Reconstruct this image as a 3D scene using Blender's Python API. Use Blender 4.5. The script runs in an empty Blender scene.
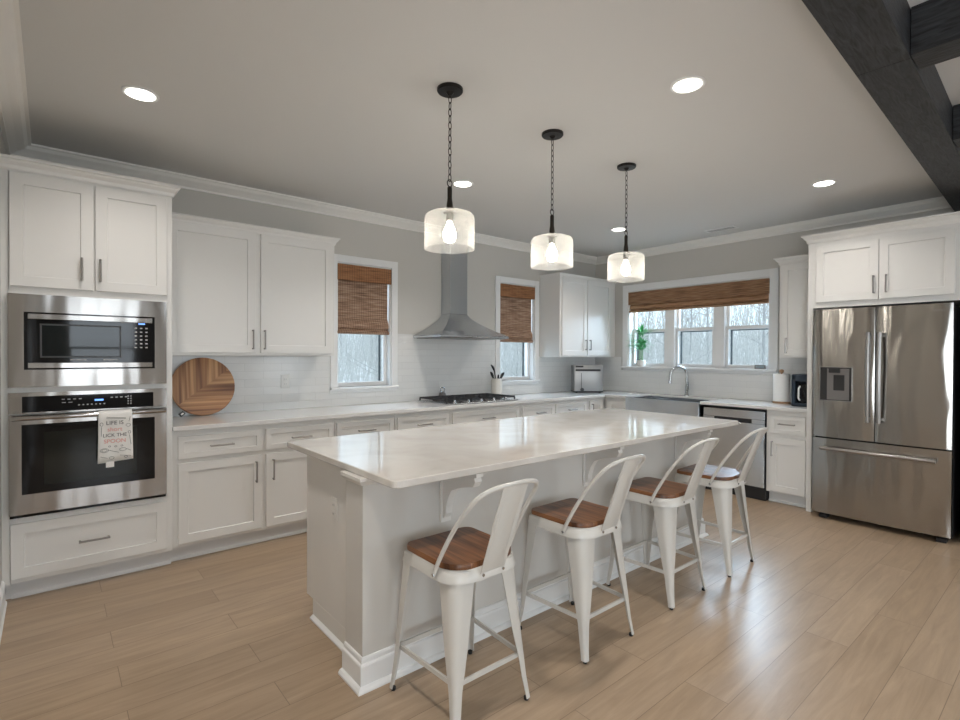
import bpy, bmesh, math, random
from mathutils import Vector, Matrix
PI = math.pi
C = bpy.context.scene.collection
S = bpy.context.scene

# ------------------------------------------------------------------ camera
cam_data = bpy.data.cameras.new('camera')
cam = bpy.data.objects.new('camera', cam_data)
C.objects.link(cam)
S.camera = cam
F_PX, YAW, PITCH, ROLL = 514.02, 0.8746, -0.0100, 0.0040
cam_data.sensor_fit = 'HORIZONTAL'
cam_data.sensor_width = 36.0
cam_data.lens = F_PX * 36.0 / 960.0
cam_data.clip_start = 0.03
cam_data.clip_end = 300
fw = Vector((math.cos(YAW)*math.cos(PITCH), math.sin(YAW)*math.cos(PITCH), math.sin(PITCH)))
rt = fw.cross(Vector((0, 0, 1))).normalized()
up = rt.cross(fw)
r2 = math.cos(ROLL)*rt + math.sin(ROLL)*up
u2 = -math.sin(ROLL)*rt + math.cos(ROLL)*up
cam.matrix_world = Matrix(((r2.x, u2.x, -fw.x, 0.1755), (r2.y, u2.y, -fw.y, -4.4952),
                           (r2.z, u2.z, -fw.z, 1.3917), (0, 0, 0, 1)))

# ------------------------------------------------------------------ world, view
world = bpy.data.worlds.new('winter_sky')
S.world = world
world.use_nodes = True
wn, wl = world.node_tree.nodes, world.node_tree.links
wn.clear()
wo = wn.new('ShaderNodeOutputWorld')
wb = wn.new('ShaderNodeBackground')
wg = wn.new('ShaderNodeTexGradient')
wt = wn.new('ShaderNodeTexCoord')
wsep = wn.new('ShaderNodeSeparateXYZ')
wr = wn.new('ShaderNodeValToRGB')
wr.color_ramp.elements[0].position = 0.0
wr.color_ramp.elements[0].color = (0.66, 0.82, 0.93, 1)
wr.color_ramp.elements[1].position = 0.6
wr.color_ramp.elements[1].color = (0.60, 0.77, 0.93, 1)
wl.new(wt.outputs['Generated'], wsep.inputs[0])
wl.new(wsep.outputs['Z'], wr.inputs[0])
wl.new(wr.outputs[0], wb.inputs['Color'])
wb.inputs['Strength'].default_value = 2.2
wl.new(wb.outputs[0], wo.inputs[0])
S.view_settings.view_transform = 'Standard'
S.view_settings.look = 'None'
S.view_settings.exposure = 0.0
S.view_settings.gamma = 1.0
S.view_settings.use_curve_mapping = False


def area_light(name, loc, direction, sx, sy, power, color, spread=PI):
    d = bpy.data.lights.new(name, 'AREA')
    d.shape = 'RECTANGLE'
    d.size, d.size_y = sx, sy
    d.energy = power
    d.color = color
    d.spread = spread
    o = bpy.data.objects.new(name, d)
    C.objects.link(o)
    o.location = loc
    o.rotation_euler = Vector(direction).to_track_quat('-Z', 'Z').to_euler()
    return o


# added fill lamps behind camera and at left, then daylight through the kitchen windows
REAR_FILL_COLOR = (0.86, 0.93, 1.0)
for i, x in enumerate((1.0, 3.0, 5.0)):
    area_light('added_rear_fill', (x, -9.78, 1.5), (0, 1, 0), 1.1, 1.9, 36, REAR_FILL_COLOR)  # added frontal fill, set in unseen living-room windows
area_light('added_side_fill', (-0.115, -5.45, 1.12), (1, 0.0, 0), 1.3, 1.9, 55, (0.90, 0.95, 1.0))  # added to brighten the island end and left floor; no door is seen
CAN_POWER = 4.2
area_light('sink_window_daylight', (6.036+0.9, -1.41, 2.9), (-0.72, 0, -0.62), 2.2, 1.1, 290, (0.60, 0.80, 1.0))
for wx in (2.49, 4.51):
    area_light('back_window_daylight', (wx, 0.95, 2.7), (0, -0.75, -0.66), 0.9, 1.0, 70, (0.62, 0.81, 1.0))
CAN_COLOR = (1.0, 0.94, 0.88)
BULB_POWER = 1.5

# ------------------------------------------------------------------ materials
MATS = {}


def mat(name, color=(0.8, 0.8, 0.8), rough=0.5, metal=0.0, spec=0.5, emit=None, strength=0.0, coat=0.0,
        aniso=0.0, sheen=0.0, alpha=1.0, trans=0.0, ior=1.5):
    m = bpy.data.materials.new(name)
    m.use_nodes = True
    b = m.node_tree.nodes['Principled BSDF']
    b.inputs['Base Color'].default_value = (*color, 1)
    b.inputs['Roughness'].default_value = rough
    b.inputs['Metallic'].default_value = metal
    b.inputs['Specular IOR Level'].default_value = spec
    b.inputs['Coat Weight'].default_value = coat
    b.inputs['Anisotropic'].default_value = aniso
    b.inputs['Sheen Weight'].default_value = sheen
    b.inputs['Transmission Weight'].default_value = trans
    b.inputs['IOR'].default_value = ior
    if emit:
        b.inputs['Emission Color'].default_value = (*emit, 1)
        b.inputs['Emission Strength'].default_value = strength
    MATS[name] = m
    return m


def nodes_of(m):
    return m.node_tree.nodes, m.node_tree.links, m.node_tree.nodes['Principled BSDF']


def add_noise_bump(m, scale=(1, 1, 1), nscale=5, strength=0.1, dist=0.01, detail=3, coord='Object'):
    n, l, b = nodes_of(m)
    tc = n.new('ShaderNodeTexCoord')
    mp = n.new('ShaderNodeMapping')
    mp.inputs['Scale'].default_value = scale
    nz = n.new('ShaderNodeTexNoise')
    nz.inputs['Scale'].default_value = nscale
    nz.inputs['Detail'].default_value = detail
    bp = n.new('ShaderNodeBump')
    bp.inputs['Strength'].default_value = strength
    bp.inputs['Distance'].default_value = dist
    l.new(tc.outputs[coord], mp.inputs[0])
    l.new(mp.outputs[0], nz.inputs['Vector'])
    l.new(nz.outputs['Fac'], bp.inputs['Height'])
    l.new(bp.outputs[0], b.inputs['Normal'])
    return nz, mp, bp


def add_color_noise(m, c1, c2, scale=(1, 1, 1), nscale=5, detail=4, p1=0.35, p2=0.65, coord='Object', distort=0.0):
    n, l, b = nodes_of(m)
    tc = n.new('ShaderNodeTexCoord')
    mp = n.new('ShaderNodeMapping')
    mp.inputs['Scale'].default_value = scale
    nz = n.new('ShaderNodeTexNoise')
    nz.inputs['Scale'].default_value = nscale
    nz.inputs['Detail'].default_value = detail
    nz.inputs['Distortion'].default_value = distort
    rp = n.new('ShaderNodeValToRGB')
    rp.color_ramp.elements[0].position = p1
    rp.color_ramp.elements[0].color = (*c1, 1)
    rp.color_ramp.elements[1].position = p2
    rp.color_ramp.elements[1].color = (*c2, 1)
    l.new(tc.outputs[coord], mp.inputs[0])
    l.new(mp.outputs[0], nz.inputs['Vector'])
    l.new(nz.outputs['Fac'], rp.inputs[0])
    l.new(rp.outputs[0], b.inputs['Base Color'])
    return rp


M_wall = mat('greige_wall_paint', (0.58, 0.56, 0.52), 0.85, spec=0.2)
M_ceil = mat('ceiling_paint', (0.68, 0.675, 0.66), 0.9, spec=0.15)
M_crown = mat('crown_paint', (0.82, 0.80, 0.76), 0.5)
M_trim = mat('white_trim_paint', (0.80, 0.80, 0.79), 0.4)
M_cab = mat('white_cabinet_paint', (0.78, 0.77, 0.745), 0.33)
M_kick = mat('white_toe_kick_paint', (0.74, 0.74, 0.735), 0.4)
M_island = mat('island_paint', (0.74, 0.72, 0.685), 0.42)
M_knee_shade = mat('knee_wall_shaded_paint', (0.62, 0.60, 0.565), 0.5)  # island paint darkened, shade of counter and stools put into the colour
M_handle = mat('brushed_nickel_pull', (0.36, 0.345, 0.33), 0.3, metal=1.0)
M_chrome = mat('chrome', (0.50, 0.51, 0.52), 0.14, metal=1.0)
M_black = mat('black_glass', (0.004, 0.004, 0.005), 0.05, spec=0.3)
M_blackplastic = mat('black_plastic', (0.015, 0.015, 0.017), 0.4)
M_darkmetal = mat('black_iron', (0.02, 0.018, 0.017), 0.35, metal=0.6)
M_bronze = mat('dark_bronze', (0.045, 0.038, 0.032), 0.35, metal=0.9)
M_grate = mat('cast_iron', (0.02, 0.02, 0.022), 0.6)
M_stool = mat('white_powder_coat', (0.60, 0.58, 0.54), 0.3, coat=0.2)
M_rubber = mat('rubber', (0.02, 0.02, 0.02), 0.7)
M_white = mat('white_plastic', (0.82, 0.82, 0.80), 0.4)
M_ceramic = mat('white_ceramic', (0.78, 0.75, 0.69), 0.2)
M_paper = mat('white_paper', (0.86, 0.85, 0.83), 0.9)
M_leaf = mat('green_leaf', (0.10, 0.40, 0.15), 0.45)
M_stem = mat('bamboo_stem', (0.10, 0.26, 0.08), 0.45)
M_navy = mat('dark_blue_plastic', (0.02, 0.035, 0.055), 0.35)
M_lcd = mat('lcd_screen', (0.25, 0.30, 0.32), 0.3)
M_fridgeside = mat('dark_fridge_side', (0.012, 0.012, 0.013), 0.45)
M_greyplastic = mat('grey_plastic', (0.19, 0.18, 0.175), 0.3)
M_bulb = mat('glowing_bulb', (1, 0.9, 0.75), 0.4, emit=(1.0, 0.94, 0.85), strength=28)
M_lens = mat('recessed_lens', (1, 1, 1), 0.4, emit=(1.0, 0.95, 0.86), strength=9)
M_blue = mat('blue_display', (0, 0, 0), 0.3, emit=(0.15, 0.35, 1.0), strength=2.2)
M_icon = mat('grey_print', (0.5, 0.5, 0.5), 0.5)
M_redprint = mat('red_print', (0.5, 0.05, 0.05), 0.5)
M_pinkprint = mat('pink_print', (0.75, 0.33, 0.28), 0.8)
M_darkprint = mat('dark_print', (0.06, 0.06, 0.06), 0.8)
M_towel = mat('white_towel_cloth', (0.88, 0.87, 0.84), 0.95)
M_vent = mat('vent_paint', (0.80, 0.80, 0.79), 0.5)
M_dark = mat('dark_slot', (0.03, 0.03, 0.03), 0.8)
M_shinyblack = mat('screen_frame', (0.03, 0.045, 0.05), 0.5)
M_ground = mat('leaf_litter', (0.36, 0.33, 0.29), 0.95)
M_bark = mat('pale_bark', (0.42, 0.41, 0.40), 0.95)  # bark paled, the overexposed outdoor light put into its colour
M_brush = mat('pale_brush', (0.56, 0.55, 0.52), 0.95)  # twigs paled too, overexposure put into the colour


def steel(name, color, rough, axis, wavy=0.0):
    m = mat(name, color, rough, metal=1.0)
    n, l, b = nodes_of(m)
    tc = n.new('ShaderNodeTexCoord')
    mp = n.new('ShaderNodeMapping')
    sc = {'x': (1.0, 160, 160), 'z': (160, 160, 1.0)}[axis]
    mp.inputs['Scale'].default_value = sc
    nz = n.new('ShaderNodeTexNoise')
    nz.inputs['Scale'].default_value = 2.0
    nz.inputs['Detail'].default_value = 2
    mr = n.new('ShaderNodeMapRange')
    mr.inputs['To Min'].default_value = rough*0.9
    mr.inputs['To Max'].default_value = rough*1.12
    l.new(tc.outputs['Object'], mp.inputs[0])
    l.new(mp.outputs[0], nz.inputs['Vector'])
    l.new(nz.outputs['Fac'], mr.inputs[0])
    l.new(mr.outputs[0], b.inputs['Roughness'])
    b.inputs['Anisotropic'].default_value = 0.93
    tg = n.new('ShaderNodeCombineXYZ')
    tg.inputs[2].default_value = 1.0
    l.new(tg.outputs[0], b.inputs['Tangent'])
    if wavy:
        mp2 = n.new('ShaderNodeMapping')
        mp2.inputs['Scale'].default_value = (7.0, 7.0, 1.8)
        n2 = n.new('ShaderNodeTexNoise')
        n2.inputs['Scale'].default_value = 1.0
        n2.inputs['Detail'].default_value = 1.0
        bp = n.new('ShaderNodeBump')
        bp.inputs['Strength'].default_value = 0.6
        bp.inputs['Distance'].default_value = wavy
        l.new(tc.outputs['Object'], mp2.inputs[0])
        l.new(mp2.outputs[0], n2.inputs['Vector'])
        l.new(n2.outputs['Fac'], bp.inputs['Height'])
        l.new(bp.outputs[0], b.inputs['Normal'])
    return m


M_steel = steel('brushed_stainless', (0.38, 0.36, 0.34), 0.17, 'x', 0.006)
M_toaster = mat('toaster_steel', (0.40, 0.40, 0.395), 0.35, metal=0.9)
M_fridge = steel('fridge_stainless', (0.40, 0.38, 0.355), 0.17, 'x', 0.020)
M_steelflat = mat('satin_stainless', (0.50, 0.51, 0.52), 0.25, metal=1.0)
M_steelcool = steel('cool_stainless', (0.60, 0.63, 0.66), 0.25, 'x', 0.0)

# floor planks
M_floor = mat('oak_plank_floor', (0.4, 0.3, 0.22), 0.36)
n, l, b = nodes_of(M_floor)
tc = n.new('ShaderNodeTexCoord')
mp = n.new('ShaderNodeMapping')
mp.inputs['Location'].default_value = (0.45, 0.055, 0)
br = n.new('ShaderNodeTexBrick')
br.offset = 0.37
br.inputs['Scale'].default_value = 1.0
br.inputs['Brick Width'].default_value = 1.35
br.inputs['Row Height'].default_value = 0.185
br.inputs['Mortar Size'].default_value = 0.0016
br.inputs['Mortar Smooth'].default_value = 0.3
br.inputs['Bias'].default_value = 0.0
br.inputs['Color1'].default_value = (0.0, 0.0, 0.0, 1)
br.inputs['Color2'].default_value = (1.0, 1.0, 1.0, 1)
br.inputs['Mortar'].default_value = (0.5, 0.5, 0.5, 1)
l.new(tc.outputs['Object'], mp.inputs[0])
l.new(mp.outputs[0], br.inputs['Vector'])
rp = n.new('ShaderNodeValToRGB')
rp.color_ramp.elements[0].color = (0.37, 0.270, 0.180, 1)
rp.color_ramp.elements[1].color = (0.415, 0.310, 0.215, 1)
l.new(br.outputs['Color'], rp.inputs[0])
# grain: noise stretched along the plank, shifted plank by plank
mg = n.new('ShaderNodeMapping')
mg.inputs['Scale'].default_value = (1.4, 15, 1)
vm = n.new('ShaderNodeVectorMath')
vm.operation = 'MULTIPLY_ADD'
vm.inputs[1].default_value = (7.0, 3.0, 0)
l.new(br.outputs['Color'], vm.inputs[0])
l.new(tc.outputs['Object'], vm.inputs[2])
l.new(vm.outputs[0], mg.inputs[0])
gn = n.new('ShaderNodeTexNoise')
gn.inputs['Scale'].default_value = 1.6
gn.inputs['Detail'].default_value = 7
gn.inputs['Roughness'].default_value = 0.62
gn.inputs['Distortion'].default_value = 0.9
l.new(mg.outputs[0], gn.inputs['Vector'])
gr = n.new('ShaderNodeValToRGB')
gr.color_ramp.elements[0].position = 0.25
gr.color_ramp.elements[0].color = (0.78, 0.76, 0.74, 1)
gr.color_ramp.elements[1].position = 0.72
gr.color_ramp.elements[1].color = (1.12, 1.12, 1.12, 1)
l.new(gn.outputs['Fac'], gr.inputs[0])
mx = n.new('ShaderNodeMix')
mx.data_type = 'RGBA'
mx.blend_type = 'MULTIPLY'
mx.inputs['Factor'].default_value = 1.0
l.new(rp.outputs[0], mx.inputs[6])
l.new(gr.outputs[0], mx.inputs[7])
mx2 = n.new('ShaderNodeMix')
mx2.data_type = 'RGBA'
mx2.blend_type = 'MIX'
mx2.inputs[7].default_value = (0.15, 0.10, 0.07, 1)
ml = n.new('ShaderNodeMath')
ml.operation = 'MULTIPLY'
ml.inputs[1].default_value = 0.75
l.new(br.outputs['Fac'], ml.inputs[0])
l.new(ml.outputs[0], mx2.inputs[0])
l.new(mx.outputs[2], mx2.inputs[6])
l.new(mx2.outputs[2], b.inputs['Base Color'])
mr = n.new('ShaderNodeMapRange')
mr.inputs['To Min'].default_value = 0.24
mr.inputs['To Max'].default_value = 0.38
l.new(gn.outputs['Fac'], mr.inputs[0])
l.new(mr.outputs[0], b.inputs['Roughness'])
bp_ = n.new('ShaderNodeBump')
bp_.inputs['Strength'].default_value = 0.25
bp_.inputs['Distance'].default_value = 0.002
l.new(gn.outputs['Fac'], bp_.inputs['Height'])
l.new(bp_.outputs[0], b.inputs['Normal'])

# backsplash tile (uses xz for the back wall, yz for the right wall)


def tile_mat(name, axis):
    m = mat(name, (0.7, 0.7, 0.68), 0.16)
    n, l, b = nodes_of(m)
    tc = n.new('ShaderNodeTexCoord')
    sp = n.new('ShaderNodeSeparateXYZ')
    cb = n.new('ShaderNodeCombineXYZ')
    l.new(tc.outputs['Object'], sp.inputs[0])
    l.new(sp.outputs['X' if axis == 'x' else 'Y'], cb.inputs[0])
    l.new(sp.outputs['Z'], cb.inputs[1])
    br = n.new('ShaderNodeTexBrick')
    br.inputs['Scale'].default_value = 1.0
    br.inputs['Brick Width'].default_value = 0.30
    br.inputs['Row Height'].default_value = 0.0665
    br.inputs['Mortar Size'].default_value = 0.0016
    br.inputs['Mortar Smooth'].default_value = 0.2
    br.inputs['Color1'].default_value = (0.70, 0.70, 0.685, 1)
    br.inputs['Color2'].default_value = (0.73, 0.73, 0.715, 1)
    br.inputs['Mortar'].default_value = (0.63, 0.63, 0.615, 1)
    mp = n.new('ShaderNodeMapping')
    mp.inputs['Location'].default_value = (0.1, 0.0175, 0)
    l.new(cb.outputs[0], mp.inputs[0])
    l.new(mp.outputs[0], br.inputs['Vector'])
    l.new(br.outputs['Color'], b.inputs['Base Color'])
    nz = n.new('ShaderNodeTexNoise')
    nz.inputs['Scale'].default_value = 9
    l.new(cb.outputs[0], nz.inputs['Vector'])
    sub = n.new('ShaderNodeMath')
    sub.operation = 'SUBTRACT'
    l.new(nz.outputs['Fac'], sub.inputs[0])
    l.new(br.outputs['Fac'], sub.inputs[1])
    bp = n.new('ShaderNodeBump')
    bp.inputs['Strength'].default_value = 0.45
    bp.inputs['Distance'].default_value = 0.003
    l.new(sub.outputs[0], bp.inputs['Height'])
    l.new(bp.outputs[0], b.inputs['Normal'])
    return m


M_tile_back = tile_mat('white_tile_back', 'x')
M_tile_right = tile_mat('white_tile_right', 'y')

# quartz
M_quartz = mat('white_quartz', (0.66, 0.63, 0.585), 0.07, spec=0.62)
add_color_noise(M_quartz, (0.60, 0.565, 0.52), (0.67, 0.64, 0.60), nscale=3.5, detail=8, p1=0.3, p2=0.6, distort=1.5)
M_quartz2 = mat('white_perimeter_quartz', (0.74, 0.73, 0.71), 0.09, spec=0.6)

# seat wood
M_seat = mat('walnut_seat_wood', (0.2, 0.09, 0.04), 0.30, spec=0.35)
add_color_noise(M_seat, (0.055, 0.020, 0.008), (0.27, 0.115, 0.046), scale=(34, 2.0, 2), nscale=1.5, detail=6, p1=0.3, p2=0.72,
                distort=0.6)

# woven blind


def weave_mat(name, axis, c1, c2, c3):
    m = mat(name, c1, 0.8)
    n, l, b = nodes_of(m)
    tc = n.new('ShaderNodeTexCoord')
    mp = n.new('ShaderNodeMapping')
    mp.inputs['Scale'].default_value = (6, 6, 170)
    nz = n.new('ShaderNodeTexNoise')
    nz.inputs['Scale'].default_value = 1.0
    nz.inputs['Detail'].default_value = 3
    l.new(tc.outputs['Object'], mp.inputs[0])
    l.new(mp.outputs[0], nz.inputs['Vector'])
    rp = n.new('ShaderNodeValToRGB')
    e = rp.color_ramp.elements
    e[0].position = 0.30
    e[0].color = (*c1, 1)
    e[1].position = 0.70
    e[1].color = (*c3, 1)
    k = e.new(0.5)
    k.color = (*c2, 1)
    l.new(nz.outputs['Fac'], rp.inputs[0])
    # vertical stitching
    wv = n.new('ShaderNodeTexWave')
    wv.wave_type = 'BANDS'
    wv.bands_direction = 'X' if axis == 'x' else 'Y'
    wv.inputs['Scale'].default_value = 13.0
    l.new(tc.outputs['Object'], wv.inputs['Vector'])
    r2_ = n.new('ShaderNodeValToRGB')
    r2_.color_ramp.elements[0].position = 0.0
    r2_.color_ramp.elements[0].color = (0.55, 0.5, 0.45, 1)
    r2_.color_ramp.elements[1].position = 0.25
    r2_.color_ramp.elements[1].color = (1, 1, 1, 1)
    l.new(wv.outputs['Fac'], r2_.inputs[0])
    mx = n.new('ShaderNodeMix')
    mx.data_type = 'RGBA'
    mx.blend_type = 'MULTIPLY'
    mx.inputs['Factor'].default_value = 0.8
    l.new(rp.outputs[0], mx.inputs[6])
    l.new(r2_.outputs[0], mx.inputs[7])
    l.new(mx.outputs[2], b.inputs['Base Color'])
    bp = n.new('ShaderNodeBump')
    bp.inputs['Strength'].default_value = 0.7
    bp.inputs['Distance'].default_value = 0.003
    l.new(nz.outputs['Fac'], bp.inputs['Height'])
    l.new(bp.outputs[0], b.inputs['Normal'])
    return m


M_blind_x = weave_mat('woven_bamboo_shade_back', 'x', (0.12, 0.066, 0.040), (0.33, 0.20, 0.13), (0.52, 0.38, 0.28))
M_blind_y = weave_mat('woven_bamboo_shade_right', 'y', (0.14, 0.072, 0.035), (0.36, 0.195, 0.10), (0.52, 0.34, 0.21))
M_valance = weave_mat('woven_bamboo_valance', 'x', (0.14, 0.058, 0.024), (0.32, 0.145, 0.06), (0.42, 0.21, 0.10))

# beams
M_beam = mat('black_stained_beam', (0.03, 0.032, 0.035), 0.55)
add_color_noise(M_beam, (0.005, 0.005, 0.0055), (0.045, 0.048, 0.053), scale=(2.2, 16, 16), nscale=3.5, detail=8, p1=0.3, p2=0.75,
                distort=1.4)
n, l, b = nodes_of(M_beam)
nzz = [q for q in n if q.type == 'TEX_NOISE'][0]
bpb = n.new('ShaderNodeBump')
bpb.inputs['Strength'].default_value = 0.5
bpb.inputs['Distance'].default_value = 0.006
l.new(nzz.outputs['Fac'], bpb.inputs['Height'])
l.new(bpb.outputs[0], b.inputs['Normal'])

# chevron cutting board: each half has strips perpendicular to each other
M_board = mat('acacia_board', (0.4, 0.2, 0.08), 0.35)
n, l, b = nodes_of(M_board)
tc = n.new('ShaderNodeTexCoord')


def strip_branch(axis):
    mp = n.new('ShaderNodeMapping')
    # long along one axis, short across
    mp.inputs['Scale'].default_value = (34, 1.2, 1.2) if axis == 'x' else (1.2, 1.2, 34)
    nz = n.new('ShaderNodeTexNoise')
    nz.inputs['Scale'].default_value = 1.0
    nz.inputs['Detail'].default_value = 1.0
    l.new(tc.outputs['Object'], mp.inputs[0])
    l.new(mp.outputs[0], nz.inputs['Vector'])
    return nz.outputs['Fac']


fa, fb = strip_branch('x'), strip_branch('z')
sp = n.new('ShaderNodeSeparateXYZ')
l.new(tc.outputs['Object'], sp.inputs[0])
# strips vertical where z > k*x + c, else horizontal
mm = n.new('ShaderNodeMath')
mm.operation = 'MULTIPLY_ADD'
mm.inputs[1].default_value = 0.75
mm.inputs[2].default_value = 0.22
l.new(sp.outputs['X'], mm.inputs[0])
gt = n.new('ShaderNodeMath')
gt.operation = 'GREATER_THAN'
l.new(sp.outputs['Z'], gt.inputs[0])
l.new(mm.outputs[0], gt.inputs[1])
mxf = n.new('ShaderNodeMix')
mxf.data_type = 'FLOAT'
l.new(gt.outputs[0], mxf.inputs[0])
l.new(fb, mxf.inputs[2])
l.new(fa, mxf.inputs[3])
rp = n.new('ShaderNodeValToRGB')
e = rp.color_ramp.elements
e[0].position = 0.32
e[0].color = (0.17, 0.065, 0.025, 1)
e[1].position = 0.68
e[1].color = (0.60, 0.34, 0.16, 1)
k = e.new(0.5)
k.color = (0.38, 0.18, 0.075, 1)
l.new(mxf.outputs[0], rp.inputs[0])
l.new(rp.outputs[0], b.inputs['Base Color'])

# clear and seeded glass
M_glass = bpy.data.materials.new('window_glass')
M_glass.use_nodes = True
n, l = M_glass.node_tree.nodes, M_glass.node_tree.links
n.clear()
go = n.new('ShaderNodeOutputMaterial')
gt_ = n.new('ShaderNodeBsdfTransparent')
gg = n.new('ShaderNodeBsdfGlossy')
gg.inputs['Roughness'].default_value = 0.02
glw = n.new('ShaderNodeLayerWeight')
glw.inputs['Blend'].default_value = 0.5
gpw = n.new('ShaderNodeMath')
gpw.operation = 'POWER'
gpw.inputs[1].default_value = 4.5
gf = n.new('ShaderNodeMath')
gf.operation = 'MULTIPLY_ADD'
gf.inputs[1].default_value = 0.85
gf.inputs[2].default_value = 0.03
l.new(glw.outputs['Facing'], gpw.inputs[0])
l.new(gpw.outputs[0], gf.inputs[0])
gm = n.new('ShaderNodeMixShader')
l.new(gf.outputs[0], gm.inputs[0])
l.new(gt_.outputs[0], gm.inputs[1])
l.new(gg.outputs[0], gm.inputs[2])
l.new(gm.outputs[0], go.inputs[0])

M_seeded = bpy.data.materials.new('seeded_glass')
M_seeded.use_nodes = True
n, l = M_seeded.node_tree.nodes, M_seeded.node_tree.links
n.clear()
go = n.new('ShaderNodeOutputMaterial')
gt_ = n.new('ShaderNodeBsdfTransparent')
gt_.inputs['Color'].default_value = (0.95, 0.95, 0.94, 1)
gg = n.new('ShaderNodeBsdfGlossy')
gg.inputs['Roughness'].default_value = 0.08
gd = n.new('ShaderNodeBsdfTranslucent')
gd.inputs['Color'].default_value = (0.95, 0.93, 0.88, 1)
gdd = n.new('ShaderNodeBsdfDiffuse')
gdd.inputs['Color'].default_value = (0.95, 0.93, 0.9, 1)
adds = n.new('ShaderNodeMixShader')
adds.inputs[0].default_value = 0.4
l.new(gd.outputs[0], adds.inputs[1])
l.new(gdd.outputs[0], adds.inputs[2])
lw = n.new('ShaderNodeLayerWeight')
lw.inputs['Blend'].default_value = 0.35
tc = n.new('ShaderNodeTexCoord')
nz = n.new('ShaderNodeTexNoise')
nz.inputs['Scale'].default_value = 130
nz.inputs['Detail'].default_value = 3
l.new(tc.outputs['Object'], nz.inputs['Vector'])
mr = n.new('ShaderNodeMapRange')
mr.inputs['From Min'].default_value = 0.45
mr.inputs['From Max'].default_value = 0.72
mr.inputs['To Min'].default_value = 0.035
mr.inputs['To Max'].default_value = 0.22
l.new(nz.outputs['Fac'], mr.inputs[0])
m1 = n.new('ShaderNodeMixShader')
l.new(mr.outputs[0], m1.inputs[0])
l.new(gt_.outputs[0], m1.inputs[1])
l.new(adds.outputs[0], m1.inputs[2])
m2 = n.new('ShaderNodeMixShader')
pw = n.new('ShaderNodeMath')
pw.operation = 'MULTIPLY'
pw.inputs[1].default_value = 0.40
l.new(lw.outputs['Facing'], pw.inputs[0])
l.new(pw.outputs[0], m2.inputs[0])
l.new(m1.outputs[0], m2.inputs[1])
m3 = n.new('ShaderNodeMixShader')
m3.inputs[0].default_value = 0.5
l.new(gg.outputs[0], m3.inputs[1])
l.new(adds.outputs[0], m3.inputs[2])
l.new(m3.outputs[0], m2.inputs[2])
l.new(m2.outputs[0], go.inputs[0])


# ------------------------------------------------------------------ mesh helpers
def new_bm():
    return bmesh.new()


def box(bm, x0, x1, y0, y1, z0, z1, bev=0.0, seg=1):
    xs, ys, zs = sorted((x0, x1)), sorted((y0, y1)), sorted((z0, z1))
    v = [bm.verts.new((x, y, z)) for x in xs for y in ys for z in zs]
    q = [(0, 1, 3, 2), (4, 6, 7, 5), (0, 4, 5, 1), (2, 3, 7, 6), (0, 2, 6, 4), (1, 5, 7, 3)]
    fs = [bm.faces.new([v[i] for i in f]) for f in q]
    if bev > 0:
        es = set()
        for f in fs:
            es.update(f.edges)
        bmesh.ops.bevel(bm, geom=list(es), offset=bev, segments=seg, affect='EDGES', profile=0.5)
    return bm


def obox(bm, c, ax, ay, az, hx, hy, hz):
    """box with its own axes"""
    c = Vector(c)
    v = [bm.verts.new(c + ax*(sx*hx) + ay*(sy*hy) + az*(sz*hz)) for sx in (-1, 1) for sy in (-1, 1) for sz in (-1, 1)]
    for f in [(0, 1, 3, 2), (4, 6, 7, 5), (0, 4, 5, 1), (2, 3, 7, 6), (0, 2, 6, 4), (1, 5, 7, 3)]:
        bm.faces.new([v[i] for i in f])


def tube(bm, pts, r, n=8, cap=True, closed=False):
    pts = [Vector(p) for p in pts]
    m = len(pts)
    rs = r if isinstance(r, (list, tuple)) else [r]*m
    rings = []
    prev = None
    for i, p in enumerate(pts):
        if closed:
            t = (pts[(i+1) % m] - pts[i-1]).normalized()
        elif i == 0:
            t = (pts[1]-p).normalized()
        elif i == m-1:
            t = (p-pts[i-1]).normalized()
        else:
            t = ((pts[i+1]-p).normalized() + (p-pts[i-1]).normalized()).normalized()
        if prev is None:
            a = Vector((0, 0, 1)) if abs(t.z) < 0.9 else Vector((1, 0, 0))
            u = t.cross(a).normalized()
        else:
            u = (prev - t*prev.dot(t)).normalized()
        prev = u
        w = t.cross(u)
        rings.append([bm.verts.new(p + (u*math.cos(2*PI*k/n) + w*math.sin(2*PI*k/n))*rs[i]) for k in range(n)])
    for i in range(m if closed else m-1):
        a, b_ = rings[i], rings[(i+1) % m]
        for k in range(n):
            bm.faces.new((a[k], a[(k+1) % n], b_[(k+1) % n], b_[k]))
    if cap and not closed:
        bm.faces.new(rings[0][::-1])
        bm.faces.new(rings[-1])


def lathe(bm, prof, c=(0, 0, 0), n=32, axis='z', close=False):
    """prof: list of (r, h)"""
    cx, cy, cz = c
    rings = []
    for r, h in prof:
        ring = []
        for k in range(n):
            a = 2*PI*k/n
            if axis == 'z':
                p = (cx+r*math.cos(a), cy+r*math.sin(a), cz+h)
            elif axis == 'y':
                p = (cx+r*math.cos(a), cy+h, cz+r*math.sin(a))
            else:
                p = (cx+h, cy+r*math.cos(a), cz+r*math.sin(a))
            ring.append(bm.verts.new(p))
        rings.append(ring)
    for i in range(len(rings)-1):
        a, b_ = rings[i], rings[i+1]
        for k in range(n):
            bm.faces.new((a[k], a[(k+1) % n], b_[(k+1) % n], b_[k]))
    if close:
        for k in range(n):
            bm.faces.new((rings[-1][k], rings[-1][(k+1) % n], rings[0][(k+1) % n], rings[0][k]))
    else:
        if prof[0][0] > 1e-5:
            bm.faces.new(rings[0][::-1])
        if prof[-1][0] > 1e-5:
            bm.faces.new(rings[-1])


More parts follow.
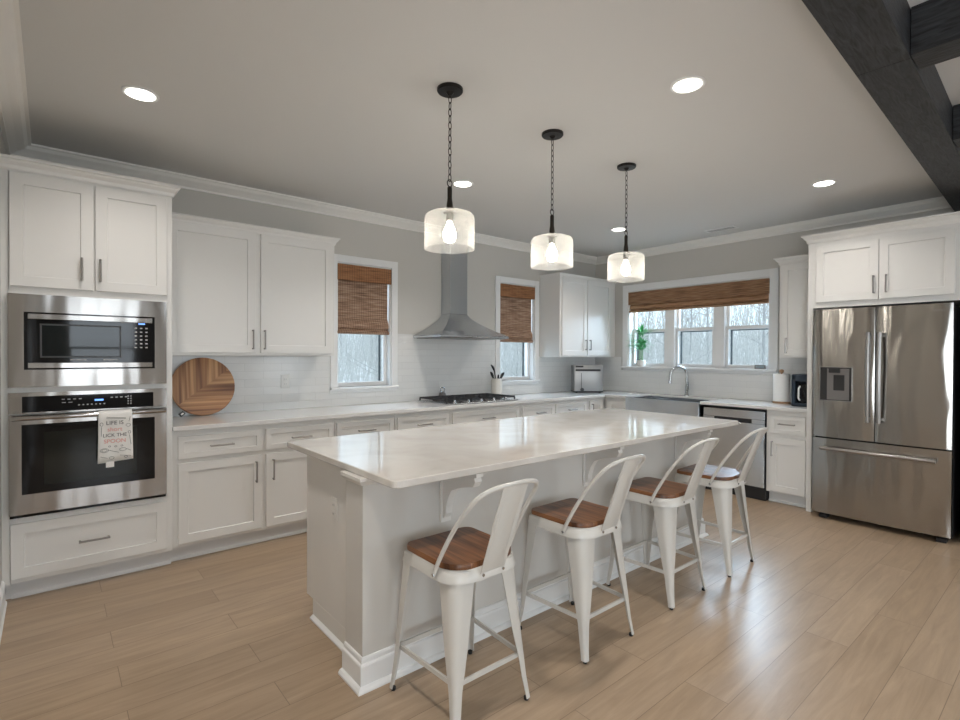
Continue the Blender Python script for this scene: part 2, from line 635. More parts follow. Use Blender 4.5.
def prism(bm, poly, axis, a0, a1):
    """poly: 2-D points; axis 'x': poly=(y,z), 'y': poly=(x,z), 'z': poly=(x,y)"""
    def P(p, a):
        return {'x': (a, p[0], p[1]), 'y': (p[0], a, p[1]), 'z': (p[0], p[1], a)}[axis]
    A = [bm.verts.new(P(p, a0)) for p in poly]
    B = [bm.verts.new(P(p, a1)) for p in poly]
    k = len(poly)
    for i in range(k):
        bm.faces.new((A[i], A[(i+1) % k], B[(i+1) % k], B[i]))
    bm.faces.new(A[::-1])
    bm.faces.new(B)


def sweep(bm, prof, path, closed=False):
    """prof: (out, z) polygon; path: xy points; out is to the right of the walking direction"""
    pts = [Vector((p[0], p[1])) for p in path]
    m = len(pts)
    secs = []
    for i, p in enumerate(pts):
        def nrm(a, b_):
            d = (b_-a).normalized()
            return Vector((d.y, -d.x))
        if closed:
            n0, n1 = nrm(pts[i-1], p), nrm(p, pts[(i+1) % m])
        else:
            n0 = nrm(pts[i-1], p) if i > 0 else nrm(p, pts[1])
            n1 = nrm(p, pts[i+1]) if i < m-1 else n0
        mm_ = (n0+n1)
        mm_ = mm_ / (1+n0.dot(n1))
        secs.append([bm.verts.new((p.x+mm_.x*o, p.y+mm_.y*o, z)) for o, z in prof])
    k = len(prof)
    for i in range(m if closed else m-1):
        a, b_ = secs[i], secs[(i+1) % m]
        for j in range(k):
            bm.faces.new((a[j], a[(j+1) % k], b_[(j+1) % k], b_[j]))
    if not closed:
        bm.faces.new(secs[0][::-1])
        bm.faces.new(secs[-1])


def rrect(x0, x1, y0, y1, r, n=5, rs=None):
    rr = rs or (r, r, r, r)
    out = []
    for (cx, cy, a0, q) in ((x1-rr[0], y0+rr[0], -90, rr[0]), (x1-rr[1], y1-rr[1], 0, rr[1]),
                            (x0+rr[2], y1-rr[2], 90, rr[2]), (x0+rr[3], y0+rr[3], 180, rr[3])):
        for k in range(n+1):
            a = math.radians(a0+90*k/n)
            out.append((cx+q*math.cos(a), cy+q*math.sin(a)))
    return out


def obj(name, bm, material, parent=None, smooth=False, loc=None, rz=0.0, autosmooth=True):
    bmesh.ops.recalc_face_normals(bm, faces=bm.faces[:])
    me = bpy.data.meshes.new(name)
    bm.to_mesh(me)
    bm.free()
    me.materials.append(material)
    if smooth:
        for p in me.polygons:
            p.use_smooth = True
        if autosmooth:
            me.set_sharp_from_angle(angle=math.radians(38))
    o = bpy.data.objects.new(name, me)
    C.objects.link(o)
    if parent:
        o.parent = parent
    if loc is not None:
        o.location = loc
    if rz:
        o.rotation_euler.z = rz
    return o


def tag(o, label=None, cat=None, group=None, kind=None):
    if label:
        o['label'] = label
    if cat:
        o['category'] = cat
    if group:
        o['group'] = group
    if kind:
        o['kind'] = kind
    return o


def thing(name, label, cat, loc=(0, 0, 0), rz=0.0, group=None, kind=None):
    o = bpy.data.objects.new(name, None)
    C.objects.link(o)
    o.empty_display_size = 0.1
    o.location = loc
    o.rotation_euler.z = rz
    return tag(o, label, cat, group, kind)


def copy_tree(o, parent=None):
    c = o.copy()
    C.objects.link(c)
    c.parent = parent
    for ch in list(o.children):
        copy_tree(ch, c)
    return c


def text_obj(name, body, size, material, parent, matrix, extrude=0.0004, align='CENTER'):
    cu = bpy.data.curves.new(name, 'FONT')
    cu.body = body
    cu.size = size
    cu.extrude = extrude
    cu.align_x = align
    cu.align_y = 'CENTER'
    tmp = bpy.data.objects.new(name, cu)
    C.objects.link(tmp)
    bpy.context.view_layer.update()
    me = bpy.data.meshes.new_from_object(tmp.evaluated_get(bpy.context.evaluated_depsgraph_get()))
    bpy.data.objects.remove(tmp)
    me.materials.clear()
    me.materials.append(material)
    me.transform(matrix)
    o = bpy.data.objects.new(name, me)
    C.objects.link(o)
    o.parent = parent
    return o


# ------------------------------------------------------------------ room
W, H = 6.036, 2.742
HL = 2.805
LX = -0.035
YB = -9.7
W1 = (2.205, 2.775, 1.085, 2.245)
W2 = (4.225, 4.81, 1.085, 2.245)
WR = (-2.28, -0.545, 1.25, 2.23)
T = 0.16


def slab_with_holes(bm, a0, a1, z0, z1, holes, make):
    xs = sorted({a0, a1, *[h[0] for h in holes], *[h[1] for h in holes]})
    zs = sorted({z0, z1, *[h[2] for h in holes], *[h[3] for h in holes]})
    for i in range(len(xs)-1):
        for j in range(len(zs)-1):
            cx, cz = (xs[i]+xs[i+1])/2, (zs[j]+zs[j+1])/2
            if any(h[0] < cx < h[1] and h[2] < cz < h[3] for h in holes):
                continue
            make(xs[i], xs[i+1], zs[j], zs[j+1])


bm = new_bm()
slab_with_holes(bm, LX-T, W+T, 0, H, [W1, W2], lambda a, b_, c, d: box(bm, a, b_, 0, T, c, d))
tag(obj('wall_back', bm, M_wall), kind='structure')
bm = new_bm()
slab_with_holes(bm, YB, 0, 0, H, [WR], lambda a, b_, c, d: box(bm, W, W+T, a, b_, c, d))
box(bm, W, W+T, YB, -3.96, H, HL)
tag(obj('wall_right', bm, M_wall), kind='structure')
bm = new_bm()
slab_with_holes(bm, YB, 0, 0, H, [(-6.15, -4.75, 0.10, 2.10)], lambda a, b_, c, d: box(bm, LX-T, LX, a, b_, c, d))
box(bm, LX-T, LX, YB, -3.96, H, HL)
tag(obj('wall_left', bm, M_wall), kind='structure')
bm = new_bm()
LWN = [(x-0.55, x+0.55, 0.55, 2.45) for x in (1.0, 3.0, 5.0)]
slab_with_holes(bm, LX-T, W+T, 0, H, LWN, lambda a, b_, c, d: box(bm, a, b_, YB-T, YB, c, d))
box(bm, LX-T, W+T, YB-T, YB, H, HL)
tag(obj('wall_front', bm, M_wall), kind='structure')
bm = new_bm()
box(bm, LX-T, W+T, YB-T, T, -0.12, 0)
tag(obj('floor', bm, M_floor), kind='structure')
bm = new_bm()
box(bm, LX-T, W+T, -3.96, T, H, HL+0.15)
box(bm, LX-T, W+T, YB-T, -3.96, HL, HL+0.15)
tag(obj('ceiling', bm, M_ceil), kind='structure')

# crown moulding round the kitchen ceiling
cprof = [(0, H), (0.090, H), (0.090, H-0.012), (0.078, H-0.016), (0.066, H-0.034), (0.040, H-0.050), (0.022, H-0.064),
         (0.014, H-0.070), (0.014, H-0.085), (0, H-0.085)]
bm = new_bm()
sweep(bm, [(o*1.35, z) for o, z in cprof], [(LX, -3.75), (LX, 0.0)])
tag(obj('trim_1', bm, M_crown), kind='structure')
bm = new_bm()
sweep(bm, cprof, [(LX+0.02, 0), (W, 0)])
tag(obj('trim_2', bm, M_crown), kind='structure')
bm = new_bm()
sweep(bm, cprof, [(W, 0), (W, -3.72)])
tag(obj('trim_3', bm, M_crown), kind='structure')

# baseboards
bprof = [(0, 0), (0.022, 0), (0.022, 0.012), (0.015, 0.022), (0.015, 0.115), (0.009, 0.125), (0.009, 0.133), (0, 0.135)]
bm = new_bm()
sweep(bm, bprof, [(LX, YB), (LX, -0.64)])
tag(obj('baseboard_left', bm, M_trim), kind='structure')
bm = new_bm()
sweep(bm, bprof, [(W, -3.93), (W, YB)])
tag(obj('baseboard_right', bm, M_trim), kind='structure')
bm = new_bm()
sweep(bm, bprof, [(W, YB), (LX, YB)])
tag(obj('baseboard_front', bm, M_trim), kind='structure')

# backsplash tile
ZC = 0.914
bm = new_bm()
slab_with_holes(bm, 0.787, W, ZC+0.001, 1.60, [(0.787, 2.137, 1.372, 1.60), (2.137, 2.84, 1.045, 1.60), (4.155, 4.885, 1.045, 1.60),
                (4.885, W, 1.372, 1.60)], lambda a, b_, c, d: box(bm, a, b_, -0.010, 0, c, d))
tag(obj('backsplash_back', bm, M_tile_back), kind='structure')
bm = new_bm()
slab_with_holes(bm, -2.84, -0.010, ZC+0.001, 1.372, [(-2.38, -0.44, 1.2, 1.372)],
                lambda a, b_, c, d: box(bm, W-0.010, W, a, b_, c, d))
tag(obj('backsplash_right', bm, M_tile_right), kind='structure')


# ------------------------------------------------------------------ windows (local: x width, +y outwards, z up)
def window_unit(name, loc, rz, w, z0, z1, nsash, casing=0.075, sill_drop=0.03):
    t = thing(name, None, None, loc, rz, kind='structure')
    bm = new_bm()
    c = casing
    box(bm, -c, 0, -0.02, 0.0, z0-0.0, z1+c, 0.002)
    box(bm, w, w+c, -0.02, 0.0, z0-0.0, z1+c, 0.002)
    box(bm, 0, w, -0.02, 0.0, z1, z1+c, 0.002)
    o = obj('window_frame', bm, M_trim, t)
    bm = new_bm()   # jamb liner
    box(bm, 0, 0.012, 0, 0.15, z0, z1)
    box(bm, w-0.012, w, 0, 0.15, z0, z1)
    box(bm, 0.012, w-0.012, 0, 0.15, z1-0.012, z1)
    obj('window_jamb', bm, M_trim, t)
    bm = new_bm()
    box(bm, -c, w+c, -0.045, 0.0, z0-0.022, z0+0.0, 0.003)
    box(bm, 0.0, w, 0.0, 0.15, z0-0.022, z0, 0)
    box(bm, -c, w+c, -0.014, 0, z0-0.022-sill_drop, z0-0.022)
    obj('window_sill', bm, M_trim, t)
    mull = 0.125
    sw = (w-0.024-(nsash-1)*mull)/nsash
    zm = (z0+z1)/2-0.03 if nsash > 1 else (z0+z1)/2
    for k in range(nsash):
        xa = 0.012+k*(sw+mull)
        xb = xa+sw
        if k < nsash-1:
            bm = new_bm()
            box(bm, xb, xb+mull, 0.035, 0.13, z0, z1-0.012, 0.003)
            obj('mullion', bm, M_trim, t)
        bm = new_bm()
        f = 0.030
        yb0, yb1 = 0.07, 0.10
        box(bm, xa, xa+f, yb0, yb1, z0, zm+0.02)
        box(bm, xb-f, xb, yb0, yb1, z0, zm+0.02)
        box(bm, xa+f, xb-f, yb0, yb1, z0, z0+f+0.012)
        box(bm, xa+f, xb-f, yb0, yb1, zm-0.018, zm+0.02)
        yb0, yb1 = 0.10, 0.13
        box(bm, xa, xa+f, yb0, yb1, zm-0.018, z1-0.012)
        box(bm, xb-f, xb, yb0, yb1, zm-0.018, z1-0.012)
        box(bm, xa+f, xb-f, yb0, yb1, z1-0.012-f, z1-0.012)
        box(bm, xa+f, xb-f, yb0, yb1, zm-0.018, zm+0.018)
        s_ = obj('window_sash', bm, M_trim, t)
        bm = new_bm()
        box(bm, xa+f-0.006, xb-f+0.006, 0.083, 0.087, z0+f, zm-0.01)
        box(bm, xa+f-0.006, xb-f+0.006, 0.113, 0.117, zm+0.01, z1-f)
        obj('window_pane', bm, M_glass, s_)
        bm = new_bm()   # dark insect-screen frame outside the lower sash
        box(bm, xa+0.028, xa+0.046, 0.135, 0.148, z0+0.01, zm)
        box(bm, xb-0.046, xb-0.028, 0.135, 0.148, z0+0.01, zm)
        box(bm, xa+0.046, xb-0.046, 0.135, 0.148, zm-0.03, zm-0.012)
        obj('screen_frame', bm, M_shinyblack, s_)
    return t


window_unit('window_1', (W1[0], 0, 0), 0, W1[1]-W1[0], W1[2], W1[3], 1, 0.068)
window_unit('window_2', (W2[0], 0, 0), 0, W2[1]-W2[0], W2[2], W2[3], 1, 0.07)
window_unit('window_3', (W, WR[1], 0), -PI/2, WR[1]-WR[0], WR[2], WR[3], 3, 0.085)
for i, h in enumerate(LWN):  # unseen windows, put in for the fill lamps and fridge reflections
    window_unit('window_%d' % (4+i), (h[1], YB, 0), PI, h[1]-h[0], h[2], h[3], 1, 0.08)


window_unit('window_7', (LX, -6.15, 0), PI/2, 1.4, 0.10, 2.10, 1, 0.08)  # unseen opening, put in for the added fill lamp on the left

# ------------------------------------------------------------------ woven shades
def shade(label, loc, rz, w, z0, z1, val, m, group, folds):
    t = thing('woven_shade', label, 'window shade', loc, rz, group)
    bm = new_bm()
    y = 0.03
    prof = [(y, z1), (y, z0+0.10)]
    # gently layered folds near the bottom
    zb = z0
    pts_f = [(0.030, z1), (0.030, z0+folds*1.0+0.02), (0.006, z0+folds*0.80), (0.004, z0+folds*0.45), (0.022, z0+folds*0.36),
             (-0.006, z0+folds*0.16), (-0.008, z0+0.012), (0.004, z0)]
    back = [(0.036, z0), (0.036, z1)]
    prism(bm, pts_f+back, 'x', 0.004, w-0.022)
    obj('shade_panel', bm, m, t)
    bm = new_bm()
    box(bm, 0.002, w-0.006, -0.022, 0.0, z1-val, z1-0.002, 0.003)
    obj('valance', bm, M_valance if m is M_blind_x else m, t)
    bm = new_bm()
    box(bm, 0.004, w-0.004, 0.002, 0.045, z1-0.03, z1, 0)
    obj('headrail', bm, M_trim, t)
    return t


shade('woven bamboo roman shade half lowered in window beside the large wall cabinet', (W1[0], 0.0, 0), 0, W1[1]-W1[0],
      1.585, W1[3]-0.012, 0.15, M_blind_x, 'woven roman shades', 0.13)
shade('woven bamboo roman shade half lowered in window right of the range hood', (W2[0], 0.0, 0), 0, W2[1]-W2[0],
      1.545, W2[3]-0.012, 0.15, M_blind_x, 'woven roman shades', 0.13)
shade('wide woven bamboo roman shade raised high over the triple sink window', (W, WR[1]-0.0, 0), -PI/2, WR[1]-WR[0],
      1.955, WR[3]-0.012, 0.165, M_blind_y, 'woven roman shades', 0.10)


# ------------------------------------------------------------------ cabinets (local: x width, y=0 wall, -y front)
def shaker(x0, x1, z0, z1, yf, rail=0.058, t=0.019, rec=0.009):
    """slab door with recessed panel; back plane at yf, front at yf-t"""
    bm = new_bm()
    y = yf-t
    e = 0.0018
    O = [(x0, z0), (x1, z0), (x1, z1), (x0, z1)]
    def ring(d, yy):
        return [bm.verts.new((px+(d if px == x0 else -d), yy, pz+(d if pz == z0 else -d))) for px, pz in O]
    r0, r1, r2_, r3, r4 = ring(0, yf), ring(0, y+e), ring(e, y), ring(rail, y), ring(rail+0.0025, y+rec)
    for a, b_ in ((r0, r1), (r1, r2_), (r2_, r3), (r3, r4)):
        for i in range(4):
            bm.faces.new((a[i], a[(i+1) % 4], b_[(i+1) % 4], b_[i]))
    bm.faces.new(r4)
    bm.faces.new(r0[::-1])
    return bm


def pull(x, z, y, length, vertical, parent):
    """bar pull standing off a door front at y"""
    bm = new_bm()
    h = length/2
    r = 0.0062
    if vertical:
        a, b_ = Vector((x, y-0.028, z-h)), Vector((x, y-0.028, z+h))
        ends = [(x, z-h+0.006), (x, z+h-0.006)]
    else:
        a, b_ = Vector((x-h, y-0.028, z)), Vector((x+h, y-0.028, z))
        ends = [(x-h+0.006, z), (x+h-0.006, z)]
    tube(bm, [a, b_], r, 8)
    for ex, ez in ends:
        tube(bm, [(ex, y, ez), (ex, y-0.028, ez)], r*0.9, 8)
    return obj('handle', bm, M_handle, parent, smooth=True)


CROWN = [(0, 0), (0.005, 0.0), (0.012, 0.010), (0.016, 0.030), (0.034, 0.050), (0.040, 0.062), (0.050, 0.066), (0.050, 0.080),
         (0, 0.080)]


def cabinet(name, label, cat, loc, rz, w, depth, z0, z1, fronts, toe=False, crown=None, group=None, kick_depth=0.07,
            material=None, scribe=True):
    """fronts: (kind, x0, x1, z0, z1, handle) handle = (x, z, vertical, length) or None"""
    m = material or M_cab
    t = thing(name, label, cat, loc, rz, group)
    bm = new_bm()
    box(bm, 0.0006, w-0.0006, -depth, -0.002, z0, z1, 0.001)
    obj('body', bm, m, t)
    if toe:
        bm = new_bm()
        box(bm, 0.001, w-0.001, -depth+kick_depth, -0.05, 0.0, z0-0.0005)
        prism(bm, [(-depth+kick_depth, 0), (-depth+kick_depth-0.014, 0), (-depth+kick_depth-0.014, 0.008),
                   (-depth+kick_depth, 0.020)], 'x', 0.001, w-0.001)
        obj('toe_kick', bm, M_kick, t)
    for f in fronts:
        kind, xa, xb, za, zb, h = f
        d = obj(kind, shaker(xa, xb, za, zb, -depth, rail=0.058 if (zb-za) > 0.2 else 0.038), m, t)
        if h:
            pull(h[0], h[1], -depth-0.019, h[3] if len(h) > 3 else 0.14, h[2], d)
    if crown:
        zc, path, sc = crown
        bm = new_bm()
        sweep(bm, [(o*sc, zc+z*sc) for o, z in CROWN], path)
        obj('crown_molding', bm, m, t)
    return t


# tall oven cabinet
DT = 0.64
tall = cabinet('oven_cabinet', 'tall white oven cabinet with shaker doors at left wall', 'cabinet', (0, 0, 0), 0, 0.785, DT, 0.103, 2.41,
        [('door', 0.004, 0.374, 1.765, 2.39, (0.319, 1.885, True, 0.135)),
         ('door', 0.384, 0.754, 1.765, 2.39, (0.407, 1.885, True, 0.135)),
         ('drawer', 0.002, 0.752, 0.130, 0.437, (0.375, 0.281, False, 0.15))],
        toe=True, crown=(2.405, [(0.785, -0.002), (0.785, -DT), (-0.033, -DT)][::-1], 0.85))
bm = new_bm()
box(bm, -0.034, -0.0005, -DT, -0.05, 0.103, 2.41, 0.0)
obj('filler_strip', bm, M_cab, tall)
bm = new_bm()
box(bm, -0.034, 0.0005, -DT+0.07, -0.05, 0.0, 0.1025)
obj('toe_kick', bm, M_kick, tall)

# built-in microwave
mw = thing('microwave', 'built-in microwave with wide stainless trim, above the wall oven', 'microwave', (0, -DT-0.001, 1.198))
def rel(z):
    return z-1.198
bm = new_bm()
for (a, b_, c, d) in ((-0.004, 0.062, 1.200, 1.722), (0.684, 0.748, 1.200, 1.722), (0.062, 0.684, 1.622, 1.722), (0.062, 0.684, 1.200, 1.298)):
    box(bm, a, b_, -0.028, 0, rel(c), rel(d), 0.0)
obj('trim_frame', bm, M_steel, mw)
bm = new_bm()
box(bm, 0.062, 0.684, -0.022, -0.002, rel(1.298), rel(1.622))
obj('door_glass', bm, M_black, mw)
bm = new_bm()
box(bm, 0.078, 0.672, -0.030, -0.022, rel(1.583), rel(1.614), 0.002)
box(bm, 0.078, 0.672, -0.030, -0.022, rel(1.306), rel(1.337), 0.002)
obj('door_trim', bm, M_steel, mw)
bm = new_bm()
box(bm, 0.139, 0.500, -0.0235, -0.0225, rel(1.375), rel(1.550))
win = obj('door_window', bm, mat('microwave_window', (0.008, 0.011, 0.012), 0.03, spec=0.3), mw)
bm = new_bm()
for (a, b_, c, d) in ((0.130, 0.139, 1.366, 1.559), (0.500, 0.509, 1.366, 1.559), (0.139, 0.500, 1.550, 1.559), (0.139, 0.500, 1.366, 1.375)):
    box(bm, a, b_, -0.0238, -0.0222, rel(c), rel(d))
obj('window_border', bm, mat('microwave_border', (0.05, 0.05, 0.05), 0.3, spec=0.3), mw)
bm = new_bm()
for r_ in range(6):
    for q in range(3):
        box(bm, 0.578+q*0.028, 0.590+q*0.028, -0.0236, -0.0222, rel(1.545-r_*0.024), rel(1.545-r_*0.024+0.008))
obj('keypad', bm, M_icon, mw)
for q in (0.265, 0.420):
    bm = new_bm()
    box(bm, q, q+0.075, -0.0236, -0.0222, rel(1.351), rel(1.355))
    obj('door_lettering_line', bm, M_icon, mw)
bm = new_bm()
box(bm, 0.598, 0.632, -0.0236, -0.0222, rel(1.572), rel(1.580))
obj('display', bm, M_blue, mw)

# wall oven
ov = thing('wall_oven', 'stainless built-in wall oven with black glass door', 'oven', (0, -DT-0.001, 0.470))
def rel(z):
    return z-0.470
bm = new_bm()
for (a, b_, c, d) in ((-0.004, 0.053, 1.053, 1.170), (0.676, 0.748, 1.053, 1.170), (0.053, 0.676, 1.148, 1.170), (0.053, 0.676, 1.050, 1.058)):
    box(bm, a, b_, -0.026, 0, rel(c), rel(d))
obj('control_frame', bm, M_steel, ov)
bm = new_bm()
box(bm, 0.053, 0.676, -0.024, -0.001, rel(1.058), rel(1.148))
obj('control_panel', bm, M_black, ov)
bm = new_bm()
for i in range(4):
    box(bm, 0.225+i*0.026, 0.238+i*0.026, -0.0255, -0.0238, rel(1.122), rel(1.127))
for i in range(2):
    box(bm, 0.225+i*0.03, 0.243+i*0.03, -0.0255, -0.0238, rel(1.104), rel(1.108))
obj('keypad', bm, M_icon, ov)
bm = new_bm()
for i in range(4):
    box(bm, 0.455+i*0.024, 0.467+i*0.024, -0.0255, -0.0238, rel(1.122), rel(1.128))
obj('keypad', bm, M_icon, ov)
bm = new_bm()
for i in range(7):
    box(bm, 0.300+i*0.020, 0.308+i*0.020, -0.0255, -0.0238, rel(1.086), rel(1.092))
obj('keypad', bm, M_icon, ov)
bm = new_bm()
for i in range(2):
    for r_ in range(4):
        box(bm, 0.540+i*0.014, 0.547+i*0.014, -0.0255, -0.0238, rel(1.080+r_*0.015), rel(1.087+r_*0.015))
obj('keypad', bm, M_icon, ov)
bm = new_bm()
box(bm, 0.378, 0.420, -0.0256, -0.0238, rel(1.108), rel(1.118))
obj('display', bm, M_blue, ov)
bm = new_bm()
for (a, b_, c, d) in ((-0.002, 0.051, 0.492, 1.045), (0.681, 0.746, 0.492, 1.045), (0.051, 0.681, 0.992, 1.045), (0.051, 0.681, 0.492, 0.602)):
    box(bm, a, b_, -0.042, -0.002, rel(c), rel(d), 0.0)
dr = obj('oven_door', bm, M_steel, ov)
bm = new_bm()
box(bm, 0.051, 0.681, -0.039, -0.006, rel(0.602), rel(0.992))
obj('door_glass', bm, M_black, dr)
bm = new_bm()
box(bm, 0.145, 0.585, -0.0398, -0.0388, rel(0.645), rel(0.945))
obj('oven_window', bm, mat('oven_window_glass', (0.010, 0.012, 0.010), 0.06, spec=0.3), dr)
bm = new_bm()
tube(bm, [(0.012, -0.088, rel(1.033)), (0.735, -0.088, rel(1.033))], 0.014, 12)
for x in (0.03, 0.715):
    box(bm, x-0.012, x+0.012, -0.088, -0.041, rel(1.022), rel(1.042), 0.002)
obj('handle', bm, M_steel, dr, smooth=True)
bm = new_bm()
box(bm, 0.0, 0.745, -0.02, -0.002, rel(0.472), rel(0.490))
obj('bottom_vent', bm, M_black, ov)

# dish towel hung over the oven handle
tw = thing('dish_towel', 'small white printed dish towel hanging on the oven door handle', 'towel', (0.473, -DT-0.0895, 1.033))
bm = new_bm()
N = 14
prof = []
for k in range(9):      # front hang
    prof.append((-0.0215-0.002*math.sin(k*0.9), -0.285+k*0.285/8))
for k in range(1, 8):   # over the bar
    a = PI - PI*k/8
    prof.append((0.0215*math.cos(a), 0.0215*math.sin(a)*0.9))
for k in range(0, 5):   # behind
    prof.append((0.0215, -k*0.22/4))
rows = []
for (yy, zz) in prof:
    row = []
    for i in range(N+1):
        x = -0.082+0.164*i/N
        fl = 0.0025*math.sin(i*0.9+zz*18)*min(1, max(0, -zz*6))
        if zz < -0.02 and yy < 0:
            x *= 1.0+0.06*(-zz/0.28)
        row.append(bm.verts.new((x, yy+min(fl, 0.0015), zz+(0.012*(i/N-0.5) if zz < -0.2 and yy < 0 else 0))))
    rows.append(row)
for a, b_ in zip(rows[:-1], rows[1:]):
    for i in range(N):
        bm.faces.new((a[i], a[i+1], b_[i+1], b_[i]))
cl = obj('cloth', bm, M_towel, tw, smooth=True)
sm = cl.modifiers.new('thickness', 'SOLIDIFY')
sm.thickness = 0.002
sm.offset = 1 if False else -1
bm = new_bm()
box(bm, -0.048, -0.008, -0.024, -0.022, -0.317, -0.283)
obj('care_tag', bm, M_paper, tw)
RX = Matrix.Rotation(PI/2, 4, 'X')
for body, size, z, m in (('LIFE IS', 0.032, -0.055, M_darkprint), ('short', 0.034, -0.093, M_pinkprint), ('LICK THE', 0.028, -0.128, M_darkprint),
                         ('SPOON', 0.032, -0.163, M_pinkprint)):
    text_obj('printed_lettering', body, size, m, tw, Matrix.Translation((-0.004, -0.0262, z)) @ RX)
drawings = []
def ringline(cx, cz, rx, rz_, a0=0, a1=2*PI, th=0.0018, yy=-0.0268):
    pts = [(cx+rx*math.cos(a0+(a1-a0)*k/14), yy, cz+rz_*math.sin(a0+(a1-a0)*k/14)) for k in range(15)]
    b_ = new_bm()
    tube(b_, pts, th*0.5, 4)
    obj('printed_drawing', b_, M_darkprint, tw)
def seg(x0, z0, x1, z1, th=0.002, yy=-0.0268):
    b_ = new_bm()
    tube(b_, [(x0, yy, z0), (x1, yy, z1)], th*0.5, 4)
    obj('printed_drawing', b_, M_darkprint, tw)
ringline(-0.055, -0.215, 0.02, 0.012); ringline(-0.055, -0.215, 0.013, 0.008)
seg(-0.035, -0.215, 0.015, -0.232); ringline(0.035, -0.216, 0.017, 0.009); seg(0.052, -0.214, 0.075, -0.226)
ringline(0.062, -0.072, 0.011, 0.009); seg(0.066, -0.05, 0.072, -0.02); seg(-0.045, -0.018, 0.05, -0.028); seg(-0.045, -0.024, 0.05, -0.033)
ringline(-0.068, -0.06, 0.007, 0.010); seg(-0.068, -0.075, -0.07, -0.13); ringline(0.068, -0.115, 0.007, 0.008); seg(0.068, -0.13, 0.075, -0.19)
ringline(-0.02, -0.262, 0.012, 0.008); seg(-0.075, -0.25, -0.04, -0.262); seg(0.02, -0.25, 0.075, -0.258); ringline(0.05, -0.262, 0.008, 0.006)
ringline(0.0, -0.195, 0.006, 0.004); ringline(0.03, -0.193, 0.005, 0.004); ringline(-0.03, -0.193, 0.005, 0.004)

# wall cabinets
UD = 0.33
cabinet('wall_cabinet', 'large double-door white wall cabinet above the round wooden board', 'cabinet', (0.786, 0, 0), 0, 2.036-0.786, UD, 1.378, 2.325,
        [('door', 0.020, 0.605, 1.400, 2.320, (0.580, 1.502, True, 0.15)),
         ('door', 0.642, 1.222, 1.400, 2.320, (0.667, 1.502, True, 0.15))],
        crown=(2.318, [(0.0, -UD), (2.036-0.786, -UD), (2.036-0.786, -0.002)], 0.75))
cabinet('wall_cabinet', 'double-door white wall cabinet in the corner between the windows', 'cabinet', (4.912, 0, 0), 0, W-4.912-0.002, UD, 1.366, 2.365,
        [('door', 0.030, 0.502, 1.388, 2.345, (0.470, 1.522, True, 0.13)),
         ('door', 0.520, 1.010, 1.388, 2.345, (0.552, 1.522, True, 0.13))],
        crown=(2.362, [(0.0, -0.002), (0.0, -UD), (W-4.912-0.002, -UD)], 0.38))
cabinet('wall_cabinet', 'narrow white wall cabinet between sink window and refrigerator', 'cabinet', (W, -2.492, 0), -PI/2, 0.346, UD, 1.375, 2.29,
        [('door', 0.018, 0.335, 1.395, 2.285, (0.070, 1.495, True, 0.15))],
        crown=(2.285, [(0.0, -0.002), (0.0, -UD), (0.346, -UD)], 0.9))
# refrigerator enclosure
FD = W-5.38
enc = cabinet('refrigerator_cabinet', 'white double-door cabinet above the refrigerator with tall side panels', 'cabinet', (W, -2.842, 0), -PI/2, 1.075, FD, 1.815, 2.40,
        [('door', 0.066, 0.512, 1.862, 2.352, (0.484, 1.982, True, 0.145)),
         ('door', 0.518, 0.976, 1.862, 2.352, (0.567, 1.982, True, 0.145))],
        crown=(2.392, [(0.0, -0.002), (0.0, -FD), (1.075, -FD), (1.075, -0.002)], 0.95))
bm = new_bm()
box(bm, 0.0, 0.042, -FD, -0.002, 0.0, 1.815, 0.001)
obj('side_panel', bm, M_cab, enc)
bm = new_bm()
box(bm, 1.033, 1.075, -FD, -0.002, 0.0, 1.815, 0.001)
obj('side_panel', bm, M_cab, enc)

# base cabinets, back wall
BD = 0.605
YF = -0.002
def base(label, x0, x1, fronts, cat='cabinet', loc=None, rz=0, depth=BD, z1=0.883):
    return cabinet('base_cabinet', label, cat, loc or (x0, 0, 0), rz, x1-x0, depth, 0.105, z1,
                   [(k, a-x0, b_-x0, c, d, (h[0]-x0, *h[1:]) if h else None) for k, a, b_, c, d, h in fronts], toe=True, group='white base cabinets')
ZD0, ZD1, ZR0, ZR1 = 0.128, 0.662, 0.690, 0.842
base('white base cabinet with two drawers and two doors beside oven cabinet', 0.786, 1.914,
     [('drawer', 0.820, 1.355, ZR0, ZR1, (1.085, 0.765, False, 0.15)), ('drawer', 1.382, 1.900, ZR0, ZR1, (1.64, 0.765, False, 0.15)),
      ('door', 0.820, 1.355, ZD0, ZD1, (1.310, 0.545, True, 0.15)), ('door', 1.382, 1.900, ZD0, ZD1, (1.430, 0.545, True, 0.15))])
base('white base cabinet under the window beside the large wall cabinet', 1.915, 2.461,
     [('drawer', 1.930, 2.446, ZR0, ZR1, (2.185, 0.765, False, 0.15)), ('door', 1.930, 2.446, ZD0, ZD1, (1.975, 0.545, True, 0.15))])
base('white base cabinet just left of the one under the cooktop', 2.462, 3.060,
     [('drawer', 2.486, 3.042, ZR0, ZR1, (2.76, 0.765, False, 0.15)), ('door', 2.486, 3.042, ZD0, ZD1, (2.53, 0.545, True, 0.15))])
base('white base cabinet with wide drawer front under the gas cooktop', 3.061, 3.980,
     [('drawer', 3.084, 3.955, ZR0, ZR1, (3.52, 0.765, False, 0.15)), ('drawer', 3.084, 3.955, 0.40, ZD1, (3.52, 0.53, False, 0.15)),
      ('drawer', 3.084, 3.955, ZD0, 0.375, (3.52, 0.25, False, 0.15))])
base('white base cabinet under the window right of the range hood', 3.981, 4.512,
     [('drawer', 4.010, 4.500, ZR0, ZR1, (4.27, 0.765, False, 0.13)), ('door', 4.010, 4.500, ZD0, ZD1, (4.05, 0.545, True, 0.15))])
